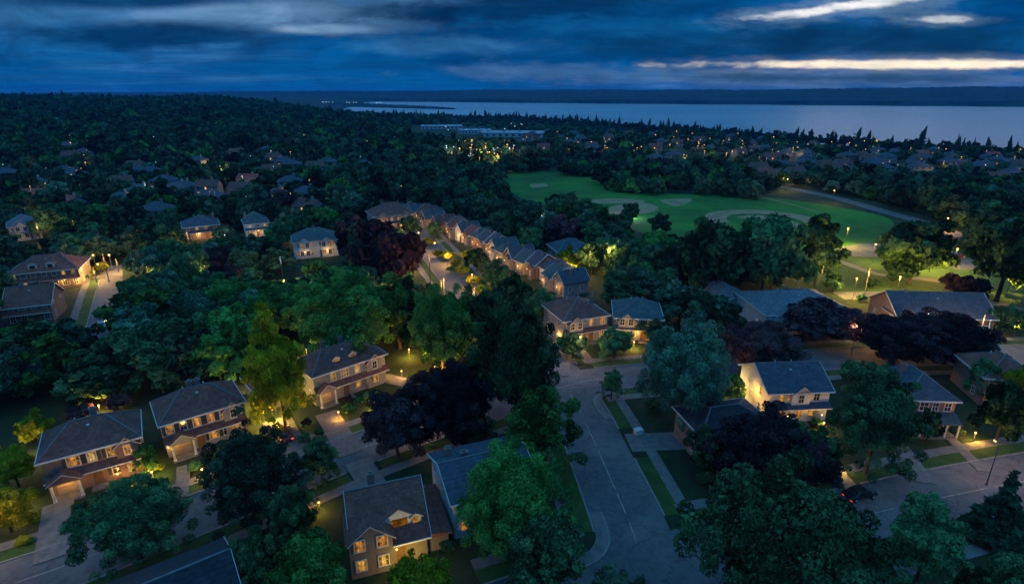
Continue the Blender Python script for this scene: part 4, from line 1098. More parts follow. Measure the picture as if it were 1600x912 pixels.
lamp_post(G, 'added garden lamp at the door of the teal-roofed house', (990, 545), 1.4, 40, c=(1, 0.5, 0.06))
lamp_post(G, 'added garden lamp in the wood behind the dormered house', (640, 560), 1.8, 60, c=(1, 0.5, 0.06))
lamp_post(G, 'added garden lamp in the wood left of the dormered house roof', (480, 560), 1.8, 60, c=(1, 0.5, 0.06))
lamp_post(G, 'added garden lamp at the end gable of the slate-roofed house', (1395, 505), 1.8, 60, c=(1, 0.5, 0.06))
lamp_post(G, 'added garden lamp behind the purple trees by the pale blue roof', (1240, 512), 1.8, 60, c=(1, 0.5, 0.06))

# ------------------------------------------------------------------ trees
def leaf_cloud(blobs, n, size, seed, inner=0.25, elong=1.5, up=0.25):
    r_ = np.random.default_rng(seed)
    bl = np.array(blobs); wts = bl[:, 3] ** 2; idx = r_.choice(len(bl), n, p=wts / wts.sum())
    c = bl[idx, :3]; rad = bl[idx, 3]
    d = r_.normal(size=(n, 3)); d[:, 2] += up; d /= np.linalg.norm(d, axis=1)[:, None]
    rr_ = np.where(r_.random(n) < inner, r_.uniform(0.3, 0.8, n), r_.normal(0.97, 0.09, n))
    p = c + d * (rad * rr_)[:, None] * np.array([1, 1, 0.82])
    nrm = d + r_.normal(size=(n, 3)) * 0.55; nrm /= np.linalg.norm(nrm, axis=1)[:, None]
    t = np.cross(nrm, r_.normal(size=(n, 3))); t /= np.linalg.norm(t, axis=1)[:, None]
    b = np.cross(nrm, t); s = size * np.exp(r_.normal(-0.02, 0.45, n))
    t = t * (s * elong / 2)[:, None]; b = b * (s / 2)[:, None]
    V = np.stack([p - t, p - b * 0.9 + t * 0.1, p + t, p + b * 0.9 + t * 0.1], 1).reshape(-1, 3)
    bsh = r_.random(len(bl))
    shade = np.clip(0.5 + 0.85 * (bsh[idx] - 0.5) + r_.normal(0, 0.16, n) + 0.22 * (rr_ - 0.9) + 0.0, 0, 1)  # clump highlights and darker inner leaves: crown shading put into colour
    return V, shade
def leaf_mesh(name, V, shade, m):
    n = len(V) // 4
    me = bpy.data.meshes.new(name)
    me.vertices.add(4 * n); me.vertices.foreach_set('co', V.astype(np.float32).ravel())
    me.loops.add(4 * n); me.loops.foreach_set('vertex_index', np.arange(4 * n, dtype=np.int32))
    me.polygons.add(n); me.polygons.foreach_set('loop_start', np.arange(0, 4 * n, 4, dtype=np.int32)); 
    me.update(calc_edges=True)
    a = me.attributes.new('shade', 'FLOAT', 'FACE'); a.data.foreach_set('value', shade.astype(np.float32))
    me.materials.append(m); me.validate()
    return me
def broad_blobs(seed, nb, r_main=1.0, form='round', k_r=1.0):
    """crown of unit radius centred at height 0, squashed; irregular lobes"""
    r_ = random.Random(seed); out = []
    k = {'round': 0.82, 'tall': 1.35, 'wide': 0.62}[form]
    ax = [(r_.uniform(-0.25, 0.25), r_.uniform(-0.25, 0.25)) for _ in range(3)]
    for i in range(nb):
        a = r_.uniform(0, 2 * math.pi); z = r_.uniform(-0.75, 1.0)
        q = math.sqrt(max(0.05, 1 - z * z)); 
        if form == 'tall': q *= 1.0 - 0.25 * z
        f = r_.uniform(0.40, 0.90) * (1 + (1 - k_r) * 0.25) * (1 + 0.14 * math.sin(3 * a + seed))
        ox, oy = ax[i % 3]
        out.append((q * math.cos(a) * f + ox * 0.5, q * math.sin(a) * f + oy * 0.5, z * k * f, r_.uniform(0.20, 0.36) * k_r))
    for i in range(max(3, nb // 8)):
        out.append((r_.uniform(-0.3, 0.3), r_.uniform(-0.3, 0.3), r_.uniform(-0.3, 0.4) * k, r_.uniform(0.35, 0.45)))
    return out
def cone_blobs(seed, layers=9, slim=0.42):
    r_ = random.Random(seed); out = []
    for L in range(layers):
        t = L / (layers - 1); rad = slim * (1 - t) ** 1.05 + 0.02
        n = max(1, int(11 * (1 - t) + 1))
        for i in range(n):
            a = 2 * math.pi * (i + r_.random() * 0.7) / n
            f = r_.uniform(0.55, 0.9)
            out.append((rad * f * math.cos(a), rad * f * math.sin(a), -0.95 + 1.85 * t - 0.05 * r_.random(), max(0.04, rad * r_.uniform(0.18, 0.32))))
    return out
def trunk_mesh(name, seed, h_crown, blobs, thick):
    r_ = random.Random(seed); b = MB()
    top = (r_.uniform(-0.06, 0.06), r_.uniform(-0.06, 0.06), 0.35)
    b.tube([(0, 0, -h_crown), (0.01, 0.0, -h_crown + 0.06), (0.02, -0.01, -h_crown * 0.45), top], [thick * 1.45, thick, thick * 0.75, thick * 0.2], 8)
    for q in r_.sample(blobs, min(7, len(blobs))):
        s = Vector((0.015, -0.005, r_.uniform(-h_crown * 0.5, 0.0))); e = Vector(q[:3])
        md = s.lerp(e, 0.5) + Vector((0, 0, 0.05)); b.tube([s, md, e], [thick * 0.45, thick * 0.3, thick * 0.1], 5)
    return b.mesh(name, [BARK], True)
PROTO = {}
def proto(kind, lod, var):
    key = (kind, lod, var)
    if key in PROTO: return PROTO[key]
    n, sz, nb = {-1: (130000, 0.022, 180), 0: (44000, 0.037, 110), 1: (11000, 0.074, 52), 2: (1000, 0.22, 18)}[lod]
    sd = 100 * var + {'green': 1, 'bright': 2, 'teal': 3, 'yellow': 4, 'lime': 7, 'forest': 8, 'purple': 5, 'needle': 6}[kind]
    if kind == 'needle':
        bl = cone_blobs(sd, {-1: 15, 0: 13, 1: 9, 2: 6}[lod], (0.46, 0.40, 0.52)[var % 3])
        V, sh = leaf_cloud(bl, int(n * 0.8), sz * 0.85, sd, 0.3, 2.4, -0.1)
    else:
        form = ('round', 'wide', 'round', 'tall')[var % 4]
        bl = broad_blobs(sd, nb, form=form, k_r={-1: 0.44, 0: 0.54, 1: 0.74, 2: 1.0}[lod])
        V, sh = leaf_cloud(bl, n, sz, sd, inner=0.14)
    # normalise so that crown half width is 1 and note its half height
    hw = np.percentile(np.hypot(V[:, 0], V[:, 1]), 97.0); zt, zb_ = np.percentile(V[:, 2], 99.6), np.percentile(V[:, 2], 0.6)
    V = V / hw; zt, zb_ = zt / hw, zb_ / hw
    bl = [tuple(x / hw for x in q) for q in bl]
    hb = -zb_ + {'needle': 0.18}.get(kind, 0.42)
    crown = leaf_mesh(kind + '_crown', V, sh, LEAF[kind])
    tr = trunk_mesh(kind + '_trunk', sd, hb, bl, 0.035 if kind == 'needle' else 0.055)
    PROTO[key] = (crown, tr, hb, zt)
    return PROTO[key]
NAMES = {'green': 'leafy_tree', 'bright': 'leafy_tree', 'teal': 'leafy_tree', 'yellow': 'leafy_tree', 'forest': 'leafy_tree', 'lime': 'leafy_tree', 'purple': 'purple_leaved_tree', 'needle': 'conifer_tree'}
TREES = []     # x, y, radius
def plant(kind, X, Y, Z, rad, height, label, lod, var, group=None, name=None, cat='tree', rz=None):
    crown, tr, hb, zt = proto(kind, lod, var)
    root = empty(name or NAMES[kind], (X, Y, Z - 0.05), rnd.uniform(0, 6.28) if rz is None else rz)
    tag(root, label, cat, group)
    sz = height / (hb + zt)
    for nm, me in (('crown', crown), ('trunk', tr)):
        o = link(nm, me, root, (0, 0, hb * sz)); o.scale = (rad, rad, sz)
    TREES.append((X, Y, rad))
    return root
def tree_px(kind, bx, by, ty, wpx, label, lod=0, var=None, **kw):
    p = atg(bx, by); _, _, dep = px(p.x, p.y, p.z)
    dep -= 0.0026 * dep * (by - ty) * 0.22
    rad = wpx * dep / F_PX / 2
    if lod == 0 and rad > 5.2: lod = -1
    lo, hi = 1.0, 40.0
    yb = p.y + rad * 0.25
    for _ in range(30):
        md = (lo + hi) / 2
        if px(p.x, yb, p.z + md)[1] > ty: lo = md
        else: hi = md
    return plant(kind, p.x, p.y, p.z, rad, lo, label, lod, rnd.randrange(4) if var is None else var, **kw)

T = [
 ('green', 222, 872, 757, 158, 'round green street tree in front of the leftmost lit house', 0, 0),
 ('teal', 402, 818, 656, 155, 'big dark green tree right of the brown-roofed second house', 0, 3),
 ('green', 505, 758, 682, 62, 'small young tree on the verge of the lit-house street', 0, 3),
 ('lime', 447, 668, 478, 102, 'tall yellow-green tree beside the grey dormered house', 0, 3),
 ('bright', 495, 965, 832, 135, 'green tree left of the steep-roofed bottom house', 0, 0),
 ('yellow', 660, 965, 862, 118, 'yellow lamplit tree below the warm ground-floor windows', 0, 2),
 ('bright', 797, 860, 696, 172, 'bright green round tree over the navy roof', 0, 2),
 ('green', 845, 925, 800, 140, 'wide green tree beside the main road pavement', 0, 0),
 ('bright', 845, 735, 598, 122, 'bright green tree at the corner of the main road', 0, 3),
 ('green', 806, 655, 478, 148, 'big dark green tree left of the road junction', 0, 2),
 ('purple', 712, 690, 566, 138, 'wide purple-leaved tree between the lit street and the green corner tree', 0, 0),
 ('purple', 622, 715, 607, 108, 'smaller purple-leaved tree beside the dormered house lawn', 0, 2),
 ('teal', 1062, 662, 500, 142, 'big grey-green tree on the corner lawn right of the junction', 0, 2),
 ('green', 955, 624, 576, 34, 'tiny young tree on the kerb of the junction', 0, 3),
 ('green', 1205, 990, 745, 325, 'huge spreading green tree at the bottom by the lower right road', 0, 1),
 ('green', 1425, 925, 778, 116, 'dark rounded tree between the huge tree and the conifer', 0, 3),
 ('needle', 1552, 845, 738, 90, 'dark conifer standing below the lower right road', 0, 0),
 ('green', 1352, 740, 570, 132, 'green tree between the white house and the porch house', 0, 3),
 ('purple', 1195, 760, 648, 178, 'wide purple-leaved tree in front of the shadowed house', 0, 1),
 ('green', 1262, 748, 668, 80, 'olive green tree beside the wide purple one', 0, 0),
 ('green', 1105, 468, 345, 110, 'left half of the pair of huge dark trees before the ball field', 1, 0),
 ('green', 1188, 470, 338, 125, 'right half of the pair of huge dark trees before the ball field', 1, 2),
 ('green', 1272, 446, 334, 72, 'tall narrow tree standing in front of the lit park', 1, 3),
 ('green', 1420, 443, 343, 115, 'wide dark tree in the middle of the lit park', 1, 0),
 ('green', 1556, 470, 338, 135, 'wide tree at the right end of the lit park', 1, 2),
 ('purple', 1502, 470, 430, 62, 'low purple tree beside the park road', 1, 1),
 ('purple', 1185, 585, 500, 118, 'dark purple tree right of the grey-green corner tree', 0, 0),
 ('purple', 1272, 532, 468, 120, 'purple tree in front of the pale blue roof', 1, 2),
 ('purple', 1392, 565, 492, 130, 'left one of the two purple trees below the slate roof', 0, 1),
 ('purple', 1475, 568, 488, 140, 'right one of the two purple trees below the slate roof', 0, 0),
 ('green', 1328, 600, 562, 40, 'small dark round tree by the street behind the white house', 1, 0),
 ('bright', 552, 560, 425, 165, 'broad green tree behind the dormered house', 0, 0),
 ('bright', 625, 545, 440, 110, 'green tree between the broad one and the glowing one', 1, 2),
 ('bright', 692, 582, 447, 112, 'glowing broad tree lit from within at the row street', 0, 2),
 ('purple', 606, 462, 345, 112, 'dark purple tree between the white villa and the row street', 1, 2),
 ('purple', 560, 405, 335, 60, 'purple tree below the manor house', 1, 0),
 ('teal', 965, 960, 892, 90, 'tree top cut by the bottom edge at the main road', 0, 0),
 ('green', 1570, 985, 862, 120, 'green tree at the bottom right corner', 0, 2),
 ('green', 1510, 985, 890, 70, 'smaller green tree left of the bottom right corner tree', 0, 0),
 ('green', 1440, 695, 640, 40, 'small tree in the lawn before the porch house', 1, 2),
 ('green', 1555, 690, 600, 75, 'dark tree right of the porch house', 1, 0),
 ('yellow', 1578, 640, 566, 58, 'amber-lit tree at the right edge', 1, 2),
 ('green', 1530, 625, 560, 55, 'amber-lit green tree beside the right edge house', 1, 3),
 ('green', 1085, 620, 560, 80, 'dark tree between the corner lawn and the floodlit wall', 1, 0),
 ('bright', 1142, 632, 585, 40, 'lamplit green tree at the floodlit white wall', 1, 3),
 ('green', 895, 560, 520, 46, 'small tree in the front garden of the gabled brick house', 1, 0),
 ('green', 960, 560, 515, 60, 'green tree in front of the teal-roofed house', 1, 2),
 ('teal', 1020, 530, 490, 55, 'tree right of the teal-roofed house', 1, 0),
 ('teal', 1105, 520, 455, 90, 'grey-green tree in front of the pale cottage', 1, 2),
 ('teal', 1060, 500, 440, 80, 'grey-green tree left of the pale cottage', 1, 0),
 ('bright', 360, 560, 480, 110, 'green tree behind the brown-roofed second house', 1, 2),
 ('green', 290, 575, 490, 120, 'broad tree right of the side street behind the lit houses', 1, 0),
 ('bright', 240, 520, 452, 130, 'lighter green tree right of the side street', 1, 2),
 ('yellow', 60, 690, 640, 50, 'lamplit yellowish tree behind the leftmost lit house', 1, 2),
 ('yellow', 18, 830, 760, 70, 'lamplit yellowish tree left of the glowing portico drive', 0, 0),
 ('yellow', 30, 760, 690, 60, 'yellow lamplit tree left of the leftmost lit house wall', 0, 2),
 ('bright', 235, 740, 692, 34, 'small lamplit tree in the gap between the two left houses', 0, 3),
 ('green', 250, 780, 745, 32, 'small shrub tree at the walk of the second house', 0, 0),
 ('green', 455, 850, 760, 80, 'dark tree between the big dark green one and the bottom house', 0, 2),
 ('green', 410, 940, 830, 90, 'dark tree right of the dark slate roof at the bottom', 0, 0),
 ('green', 768, 560, 452, 92, 'tall green tree hiding the end of the row street', 1, 2),
 ('bright', 735, 535, 462, 62, 'green tree between the glowing broad tree and the row houses', 1, 0),
 ('green', 800, 500, 430, 60, 'dark tree in front of the lower row houses', 1, 2),
 ('green', 840, 505, 452, 50, 'tree in front of the nearest row house', 1, 0),
 ('green', 745, 425, 388, 34, 'front-yard tree in the middle of the curved row', 1, 2),
 ('green', 772, 455, 405, 40, 'front-yard tree left of the lower row houses', 1, 0),
 ('green', 640, 372, 338, 34, 'dark tree in front of the manor house', 1, 2),
 ('green', 680, 372, 345, 24, 'small tree in front of the far row houses', 1, 0),
 ('green', 160, 625, 568, 100, 'dark broad tree hiding the near end of the side street', 1, 0),
 ('green', 60, 590, 505, 120, 'dark tree left of the side street near the steep-roofed house', 1, 2),
 ('green', 1112, 745, 668, 85, 'dark green tree left of the wide purple one', 0, 0),
 ('yellow', 886, 424, 384, 40, 'glowing yellow tree in front of the dark field house', 1, 2), ('green', 925, 428, 378, 52, 'dark tree right of the glowing yellow one by the field house', 1, 0),
 ('green', 985, 352, 317, 31, 'tree at the near edge of the ball field under the dirt crescent', 1, 2), ('teal', 1030, 368, 333, 34, 'greyish tree at the near edge of the ball field', 1, 0),
 ('teal', -10, 640, 545, 95, 'dark green tree at the left edge behind the leftmost lit house', 1, 3),
 ('teal', 45, 622, 540, 90, 'dark green tree left of the roof of the leftmost lit house', 1, 2),
 ('bright', 95, 612, 520, 100, 'dark green tree behind the left corner of the leftmost lit house', 1, 3),
 ('green', 150, 622, 545, 85, 'dark green tree behind the chimney of the leftmost lit house', 1, 3),
 ('green', 205, 600, 515, 95, 'dark green tree behind the gap between the two left lit houses', 1, 2),
 ('green', 255, 612, 530, 85, 'dark green tree behind the left corner of the brown-roofed second house', 1, 3),
 ('teal', 300, 600, 520, 95, 'dark green tree behind the roof ridge of the brown-roofed second house', 1, 0),
 ('bright', 345, 598, 520, 85, 'dark green tree behind the right corner of the brown-roofed second house', 1, 3),
 ('bright', 390, 585, 500, 90, 'dark green tree between the second house and the yellow-green tree', 1, 2),
 ('teal', 120, 585, 500, 90, 'dark green tree at the near end of the side street', 1, 0),
 ('teal', 225, 570, 480, 90, 'dark green tree right of the side street in the second line of trees', 1, 3),
 ('bright', 20, 590, 510, 95, 'dark green tree in the second line of trees at the left edge', 1, 3),
 ('green', 745, 700, 640, 60, 'dark tree under the wide purple one', 0, 2),
 ('green', 860, 850, 800, 60, 'low green tree at the main road verge', 0, 0),
]
for kind, bx, by, ty, wp, lab, lod, var in T: tree_px(kind, bx, by, ty, wp, lab, lod, var)

# small garden shrubs, each with a look of its own place
SH = [
 ('green', 125, 800, 22, 'round shrub at the right column of the glowing portico'), ('green', 150, 790, 26, 'shrub under the left window of the leftmost lit house'), ('teal', 178, 778, 24, 'shrub under the middle windows of the leftmost lit house'),
 ('yellow', 205, 765, 22, 'lit shrub under the right windows of the leftmost lit house'), ('green', 130, 825, 24, 'shrub on the lawn by the portico drive'), ('yellow', 52, 815, 22, 'lamplit bush left of the portico drive'),
 ('yellow', 40, 850, 22, 'lamplit bush near the kerb left of the drive'), ('bright', 228, 728, 16, 'upper lamplit bush between the two left houses'), ('yellow', 248, 765, 16, 'lower lamplit bush between the two left houses'),
 ('yellow', 230, 715, 26, 'tallest lamplit bush in the gap between the two left houses'), ('yellow', 244, 735, 24, 'lamplit bush half way down the gap between the two left houses'), ('yellow', 228, 775, 26, 'lamplit bush at the street end of the gap between the two left houses'),
 ('yellow', 15, 790, 40, 'lamplit bush at the left edge above the pavement'), ('yellow', 50, 780, 26, 'lamplit bush beside the left wall of the glowing portico'), ('purple', 185, 640, 40, 'orange-lit bush at the back of the leftmost lit house'), ('purple', 130, 655, 36, 'second orange-lit bush at the back of the leftmost lit house'),
 ('yellow', 405, 640, 24, 'lamplit bush left of the glowing garage'), ('yellow', 640, 610, 20, 'lamplit bush on the drive right of the dormered house'), ('yellow', 1150, 640, 30, 'lamplit bush in front of the floodlit wall'),
 ('yellow', 668, 384, 20, 'uppermost lamplit bush on the row street'), ('yellow', 700, 408, 26, 'widest lamplit bush at the row street lamp'), ('yellow', 712, 418, 20, 'lamplit bush just below the row street lamp'), ('yellow', 755, 462, 28, 'lamplit bush at the lower end of the row street'), ('yellow', 765, 440, 26, 'lamplit bush in the front yard of the fifth row house'), ('yellow', 730, 405, 22, 'lamplit bush before the middle row houses'),
 ('yellow', 160, 425, 24, 'lamplit bush under the lamp cluster of the side street'), ('yellow', 436, 480, 34, 'lamplit bush left of the glowing lamp post'), ('yellow', 468, 482, 30, 'lamplit bush right of the glowing lamp post'),
 ('green', 305, 735, 22, 'bush on the round lawn of the second house'), ('green', 340, 715, 20, 'bush under the lit windows of the second house'), ('bright', 545, 645, 22, 'pale bush on the lawn of the dormered house'),
 ('green', 570, 630, 24, 'bush under the front gable of the dormered house'), ('teal', 590, 620, 20, 'bush at the right corner of the dormered house'), ('purple', 545, 628, 16, 'reddish bush beside the dormered house portico'),
 ('green', 475, 690, 20, 'bush between the two driveways'), ('purple', 480, 665, 18, 'reddish bush right of the yellow-green tree'), ('green', 500, 680, 16, 'small bush at the dormered house drive'),
 ('green', 1020, 640, 26, 'bush on the corner lawn near the pavement'), ('green', 1100, 755, 24, 'bush in the lawn right of the main road'), ('yellow', 1300, 742, 26, 'lamplit bush beside the lower right road'),
 ('green', 1275, 665, 20, 'bush under the windows of the white house'), ('green', 1245, 668, 20, 'dark bush at the white house door'), ('green', 1420, 675, 18, 'bush at the left end of the columned porch'),
 ('green', 1495, 678, 18, 'bush at the right end of the columned porch'), ('green', 880, 535, 18, 'bush at the brick house path'), ('yellow', 880, 412, 26, 'bright yellow lamplit bush at the dark field house'), ('yellow', 905, 404, 20, 'smaller yellow lamplit bush at the dark field house'),
 ('yellow', 685, 402, 18, 'lamplit bush at the upper drive of the row street'), ('yellow', 722, 430, 24, 'lamplit bush at the middle drive of the row street'), ('yellow', 740, 445, 24, 'lamplit bush at the lower drive of the row street'), ('green', 705, 425, 14, 'dark bush on the verge of the row street'),
 ('green', 1345, 470, 16, 'bush beside the park lamp pole'), ('green', 1395, 440, 22, 'bush on the car park island'), ('green', 1360, 450, 24, 'bush at the edge of the lit car park'), ('green', 1300, 455, 30, 'dark bush left of the park lamp pole'),
 ('green', 130, 440, 16, 'bush at the right corner of the long house'), ('yellow', 140, 432, 14, 'lamplit bush beside the long house'), ('green', 880, 780, 24, 'bush along the main road pavement'), ('green', 700, 860, 24, 'dark bush between the two bottom houses'),
 ('green', 1490, 470, 14, 'bush at the bend of the park road')]
for kind, bx, by, wp, lab in SH:
    p = at(bx, by); dep = px(p.x, p.y, 0)[2]; rad = wp * dep / F_PX / 2
    crown, tr, hb, zt = proto(kind, 1, 1)
    root = empty('shrub', (p.x, p.y, 0), rnd.uniform(0, 6)); tag(root, lab, 'shrub')
    for nm, me in (('foliage', crown), ('stem', tr)):
        o = link(nm, me, root, (0, 0, rad * 0.75)); o.scale = (rad, rad, rad * 0.85)

# ------------------------------------------------------------------ the lakeside town: small far houses, lamps, sheds
def small_house_mesh(nm, w_, d_, he, rise, wl, rf, hip):
    b = MB(); x, y = w_ / 2, d_ / 2
    b.box(-x, x, -y, y, 0, he, 0)
    o = 0.5; zb = he + 0.01
    if hip:
        r0, r1 = (-x + y, 0, he + rise), (x - y, 0, he + rise); c4 = [(-x - o, -y - o, zb), (x + o, -y - o, zb), (x + o, y + o, zb), (-x - o, y + o, zb)]
        b.face([c4[0], c4[1], r1, r0], 1); b.face([c4[1], c4[2], r1], 1); b.face([c4[2], c4[3], r0, r1], 1); b.face([c4[3], c4[0], r0], 1); b.face(c4[::-1], 1)
    else:
        gable_box(b, 0, d_, 0, 0, 0, 0, 0) if False else None
        b.face([(-x - o, -y - o, zb), (x + o, -y - o, zb), (x + o, 0, he + rise), (-x - o, 0, he + rise)], 1); b.face([(x + o, y + o, zb), (-x - o, y + o, zb), (-x - o, 0, he + rise), (x + o, 0, he + rise)], 1)
        b.face([(x, -y, he), (x, y, he), (x, 0, he + rise)], 0); b.face([(-x, y, he), (-x, -y, he), (-x, 0, he + rise)], 0); b.face([(-x - o, y + o, zb), (x + o, y + o, zb), (x + o, -y - o, zb), (-x - o, -y - o, zb)], 1)
    b.box(x * 0.3, x * 0.3 + 0.8, 0.2, 1.0, he, he + rise + 0.9, 0)
    for k in range(3):
        xx = -x + w_ * (k + 0.5) / 3
        b.box(xx - 0.6, xx + 0.6, -y - 0.04, -y - 0.004, 1.0, 2.3, 2 if k == 0 else 3)
        if he > 4: b.box(xx - 0.5, xx + 0.5, -y - 0.04, -y - 0.004, 3.6, 4.8, 2 if k == 1 and not hip else 3)
    return b.mesh(nm, [WALL[wl], ROOF[rf], LIT_FAR, GLASS])
SMALL = [small_house_mesh('far_house', 12, 9, 5, 2.8, 'grey', 'navy', True), small_house_mesh('far_house', 11, 8, 4.8, 3.2, 'grey', 'brown', False), small_house_mesh('far_house', 13, 9, 3.2, 2.6, 'brick', 'rust', False), small_house_mesh('far_house', 12, 10, 5, 3.0, 'brown', 'navy', True), small_house_mesh('far_house', 11, 9, 3.4, 2.8, 'tan', 'teal', True)]
rh = random.Random(23)
def free_spot(X, Y, r_):
    return all((X - a) ** 2 + (Y - b) ** 2 > (r_ + c) ** 2 for a, b, c in HOUSES)
def far_house(X, Y, label, group):
    if not free_spot(X, Y, 7): return
    me = SMALL[rh.randrange(5)]
    o = link('far_house', me, None, (X, Y, tz(X, Y) - 0.2), rh.uniform(-0.6, 0.6))
    tag(o, label, 'house', group); HOUSES.append((X, Y, 7))
def show_roof(p, chance):
    if rh.random() > chance: return
    x, y, dep = px(p.x, p.y, p.z + 6.0); k = F_PX / dep
    PROTECT.append((x - 4.5 * k, y - 2.5 * k, x + 4.5 * k, y + 1.5 * k, dep))
n_ = 0
while n_ < 120:
    bx = rh.uniform(800, 1640); t = (bx - 800) / 800
    by = rh.uniform(205 + 22 * t, 244 + 42 * t)
    p = atg(bx, by)
    if shore_dist(np.array([p.x]), np.array([p.y]))[0] < 40: n_ += 1; continue
    show_roof(p, 0.6); far_house(p.x, p.y, 'small dim house among the trees of the lakeside town', 'houses of the lakeside town'); n_ += 1
for _ in range(58):
    bx = rh.uniform(5, 570); by = rh.triangular(225, 345, 300)
    p = atg(bx, by); show_roof(p, 0.75); far_house(p.x, p.y, 'small dim roof showing among the trees of the left hillside', 'houses on the left hillside')
for _ in range(10):
    p = atg(rh.uniform(1180, 1300), rh.uniform(268, 284)); far_house(p.x, p.y, 'small house in the trees just beyond the ball field', 'houses beyond the ball field')


# ---- the woods: every tree that shows as one is a thing, the mass behind is stuff
def inpoly(x, y, poly):
    ins = False; n = len(poly)
    for i in range(n):
        x0, y0 = poly[i]; x1, y1 = poly[(i + 1) % n]
        if (y0 > y) != (y1 > y) and x < (x1 - x0) * (y - y0) / (y1 - y0) + x0: ins = not ins
    return ins
CLEAR = [
    [(782, 274), (850, 270), (920, 279), (960, 302), (1010, 306), (1100, 308), (1190, 311), (1300, 322), (1395, 345), (1330, 395), (1240, 400), (1230, 375), (1130, 350), (1062, 366), (1000, 350), (958, 334), (940, 318), (912, 306), (880, 300), (850, 312), (800, 298)],
    [(1240, 385), (1300, 362), (1440, 362), (1540, 400), (1700, 430), (1700, 500), (1480, 468), (1300, 470), (1240, 450)],
    [(650, 384), (690, 384), (700, 410), (740, 470), (735, 500), (690, 450), (665, 430)],
    [(125, 548), (140, 440), (182, 432), (185, 548)],
    [(1210, 285), (1330, 308), (1500, 362), (1500, 380), (1330, 325), (1210, 297)],
    [(630, 196), (760, 200), (840, 208), (840, 216), (700, 212), (640, 204)],
    [(845, 550), (1000, 560), (1000, 600), (860, 620)],
    [(1240, 548), (1340, 545), (1340, 580), (1240, 580)],
]
NOGO = [[(-50, 1000), (-50, 655), (240, 600), (400, 590), (480, 560), (620, 540), (700, 560), (850, 560), (1000, 530), (1130, 560), (1240, 540), (1340, 540), (1400, 575), (1530, 560), (1700, 570), (1700, 1000)]]
def blocked(X, Y, Z, rad, h):
    for hx, hy, hr in HOUSES:
        if (X - hx) ** 2 + (Y - hy) ** 2 < (hr + rad * 0.75) ** 2: return True
    if Y < 330:
        for ln, hw in ROADS:
            for q in ln[::3]:
                if (q.x - X) ** 2 + (q.y - Y) ** 2 < (hw + rad * 0.55) ** 2: return True
    for ln, hw in PARK:
        for q in ln[::2]:
            if (q.x - X) ** 2 + (q.y - Y) ** 2 < (hw + 1.0) ** 2: return True
    bx, by, dep = px(X, Y, Z)
    for p in NOGO:
        if inpoly(bx, by, p): return True
    cx_, cy_, d2 = px(X, Y, Z + h * 0.6); rp = rad * F_PX / d2
    tx, ty, _ = px(X, Y, Z + h)
    tests = [(bx, by), (cx_, cy_), (cx_ - rp * 0.7, cy_), (cx_ + rp * 0.7, cy_), (tx, ty + rp * 0.15)]
    for p in CLEAR:
        if any(inpoly(a, b, p) for a, b in tests): return True
    for x0, y0, x1, y1, dp in PROTECT:
        if dep < dp + 1 and cx_ + rp * 0.55 > x0 and cx_ - rp * 0.55 < x1 and by > y0 and ty < y1 - 4: return True
    return False
cand = []
grid = {}
def far_enough(X, Y, rad):
    gx_, gy_ = int(X // 14), int(Y // 14)
    for i in (-1, 0, 1):
        for j in (-1, 0, 1):
            for (a, b, c) in grid.get((gx_ + i, gy_ + j), ()):
                if (a - X) ** 2 + (b - Y) ** 2 < (0.62 * (rad + c)) ** 2: return False
    return True
for X, Y, rad in TREES: grid.setdefault((int(X // 14), int(Y // 14)), []).append((X, Y, rad))
rw = random.Random(11)
# candidates: denser near the camera, reaching out to the ridge and the shore
for k in range(60000):
    a = rw.uniform(-1.15, 1.0); rr_ = math.sqrt(rw.uniform(70.0 ** 2, 1750.0 ** 2)) if k > 9000 else math.sqrt(rw.uniform(70.0 ** 2, 380.0 ** 2))
    Y = rr_; X = a * rr_
    if rr_ > 600 and rw.random() < 0.25: continue
    rad = rw.triangular(2.8, 6.4, 4.2) if rr_ < 450 else rw.triangular(3.2, 7.8, 4.8)
    if not far_enough(X, Y, rad): continue
    cand.append((X, Y, rad)); grid.setdefault((int(X // 14), int(Y // 14)), []).append((X, Y, rad))
cx = np.array(cand); dsh = shore_dist(cx[:, 0], cx[:, 1]); zz = terrain(cx[:, 0], cx[:, 1])
near_t, far_t = [], []
for (X, Y, rad), ds, z in zip(cand, dsh, zz):
    if ds < 8: continue
    h = rad * rw.uniform(1.55, 2.2)
    if Y > 330 and 25 < ds < 420 and X > -0.12 * Y: rad *= 0.8; h *= 0.62
    # the lakeside town is open: houses and roofs show between its trees
    if Y > 330 and 25 < ds < 420 and X > -0.12 * Y and rw.random() < 0.62: continue
    if blocked(X, Y, float(z), rad, h): continue
    bx, by, dep = px(X, Y, float(z))
    if not (-120 < bx < 1720): continue
    (near_t if dep < 300 else far_t).append((rad / dep, X, Y, float(z), rad, h, ds, bx, by))
near_t.sort(reverse=True)
N_SINGLE = 225
far_t += near_t[N_SINGLE:]
near_t = near_t[:N_SINGLE]
ZONES = [
    (lambda x, y: x < 165, 'crowding the wood left of the lamplit side street', 'trees left of the side street'),
    (lambda x, y: x < 430 and y > 400, 'in the wood between the side street and the glowing lamp post', 'trees right of the side street'),
    (lambda x, y: x < 470, 'on the slope behind the houses in the wood', 'trees on the slope behind the wood houses'),
    (lambda x, y: x < 760 and y > 400, 'around the row street below the white villa', 'trees around the row street'),
    (lambda x, y: x < 760, 'beyond the white villa and the manor house', 'trees beyond the white villa'),
    (lambda x, y: x < 1000, 'in the belt between the curved row and the ball field', 'trees between the row and the field'),
    (lambda x, y: x < 1240, 'between the ball field and the pale cottage', 'trees below the ball field'),
    (lambda x, y: True, 'around the lit park and the slate roofs', 'trees around the park'),
]
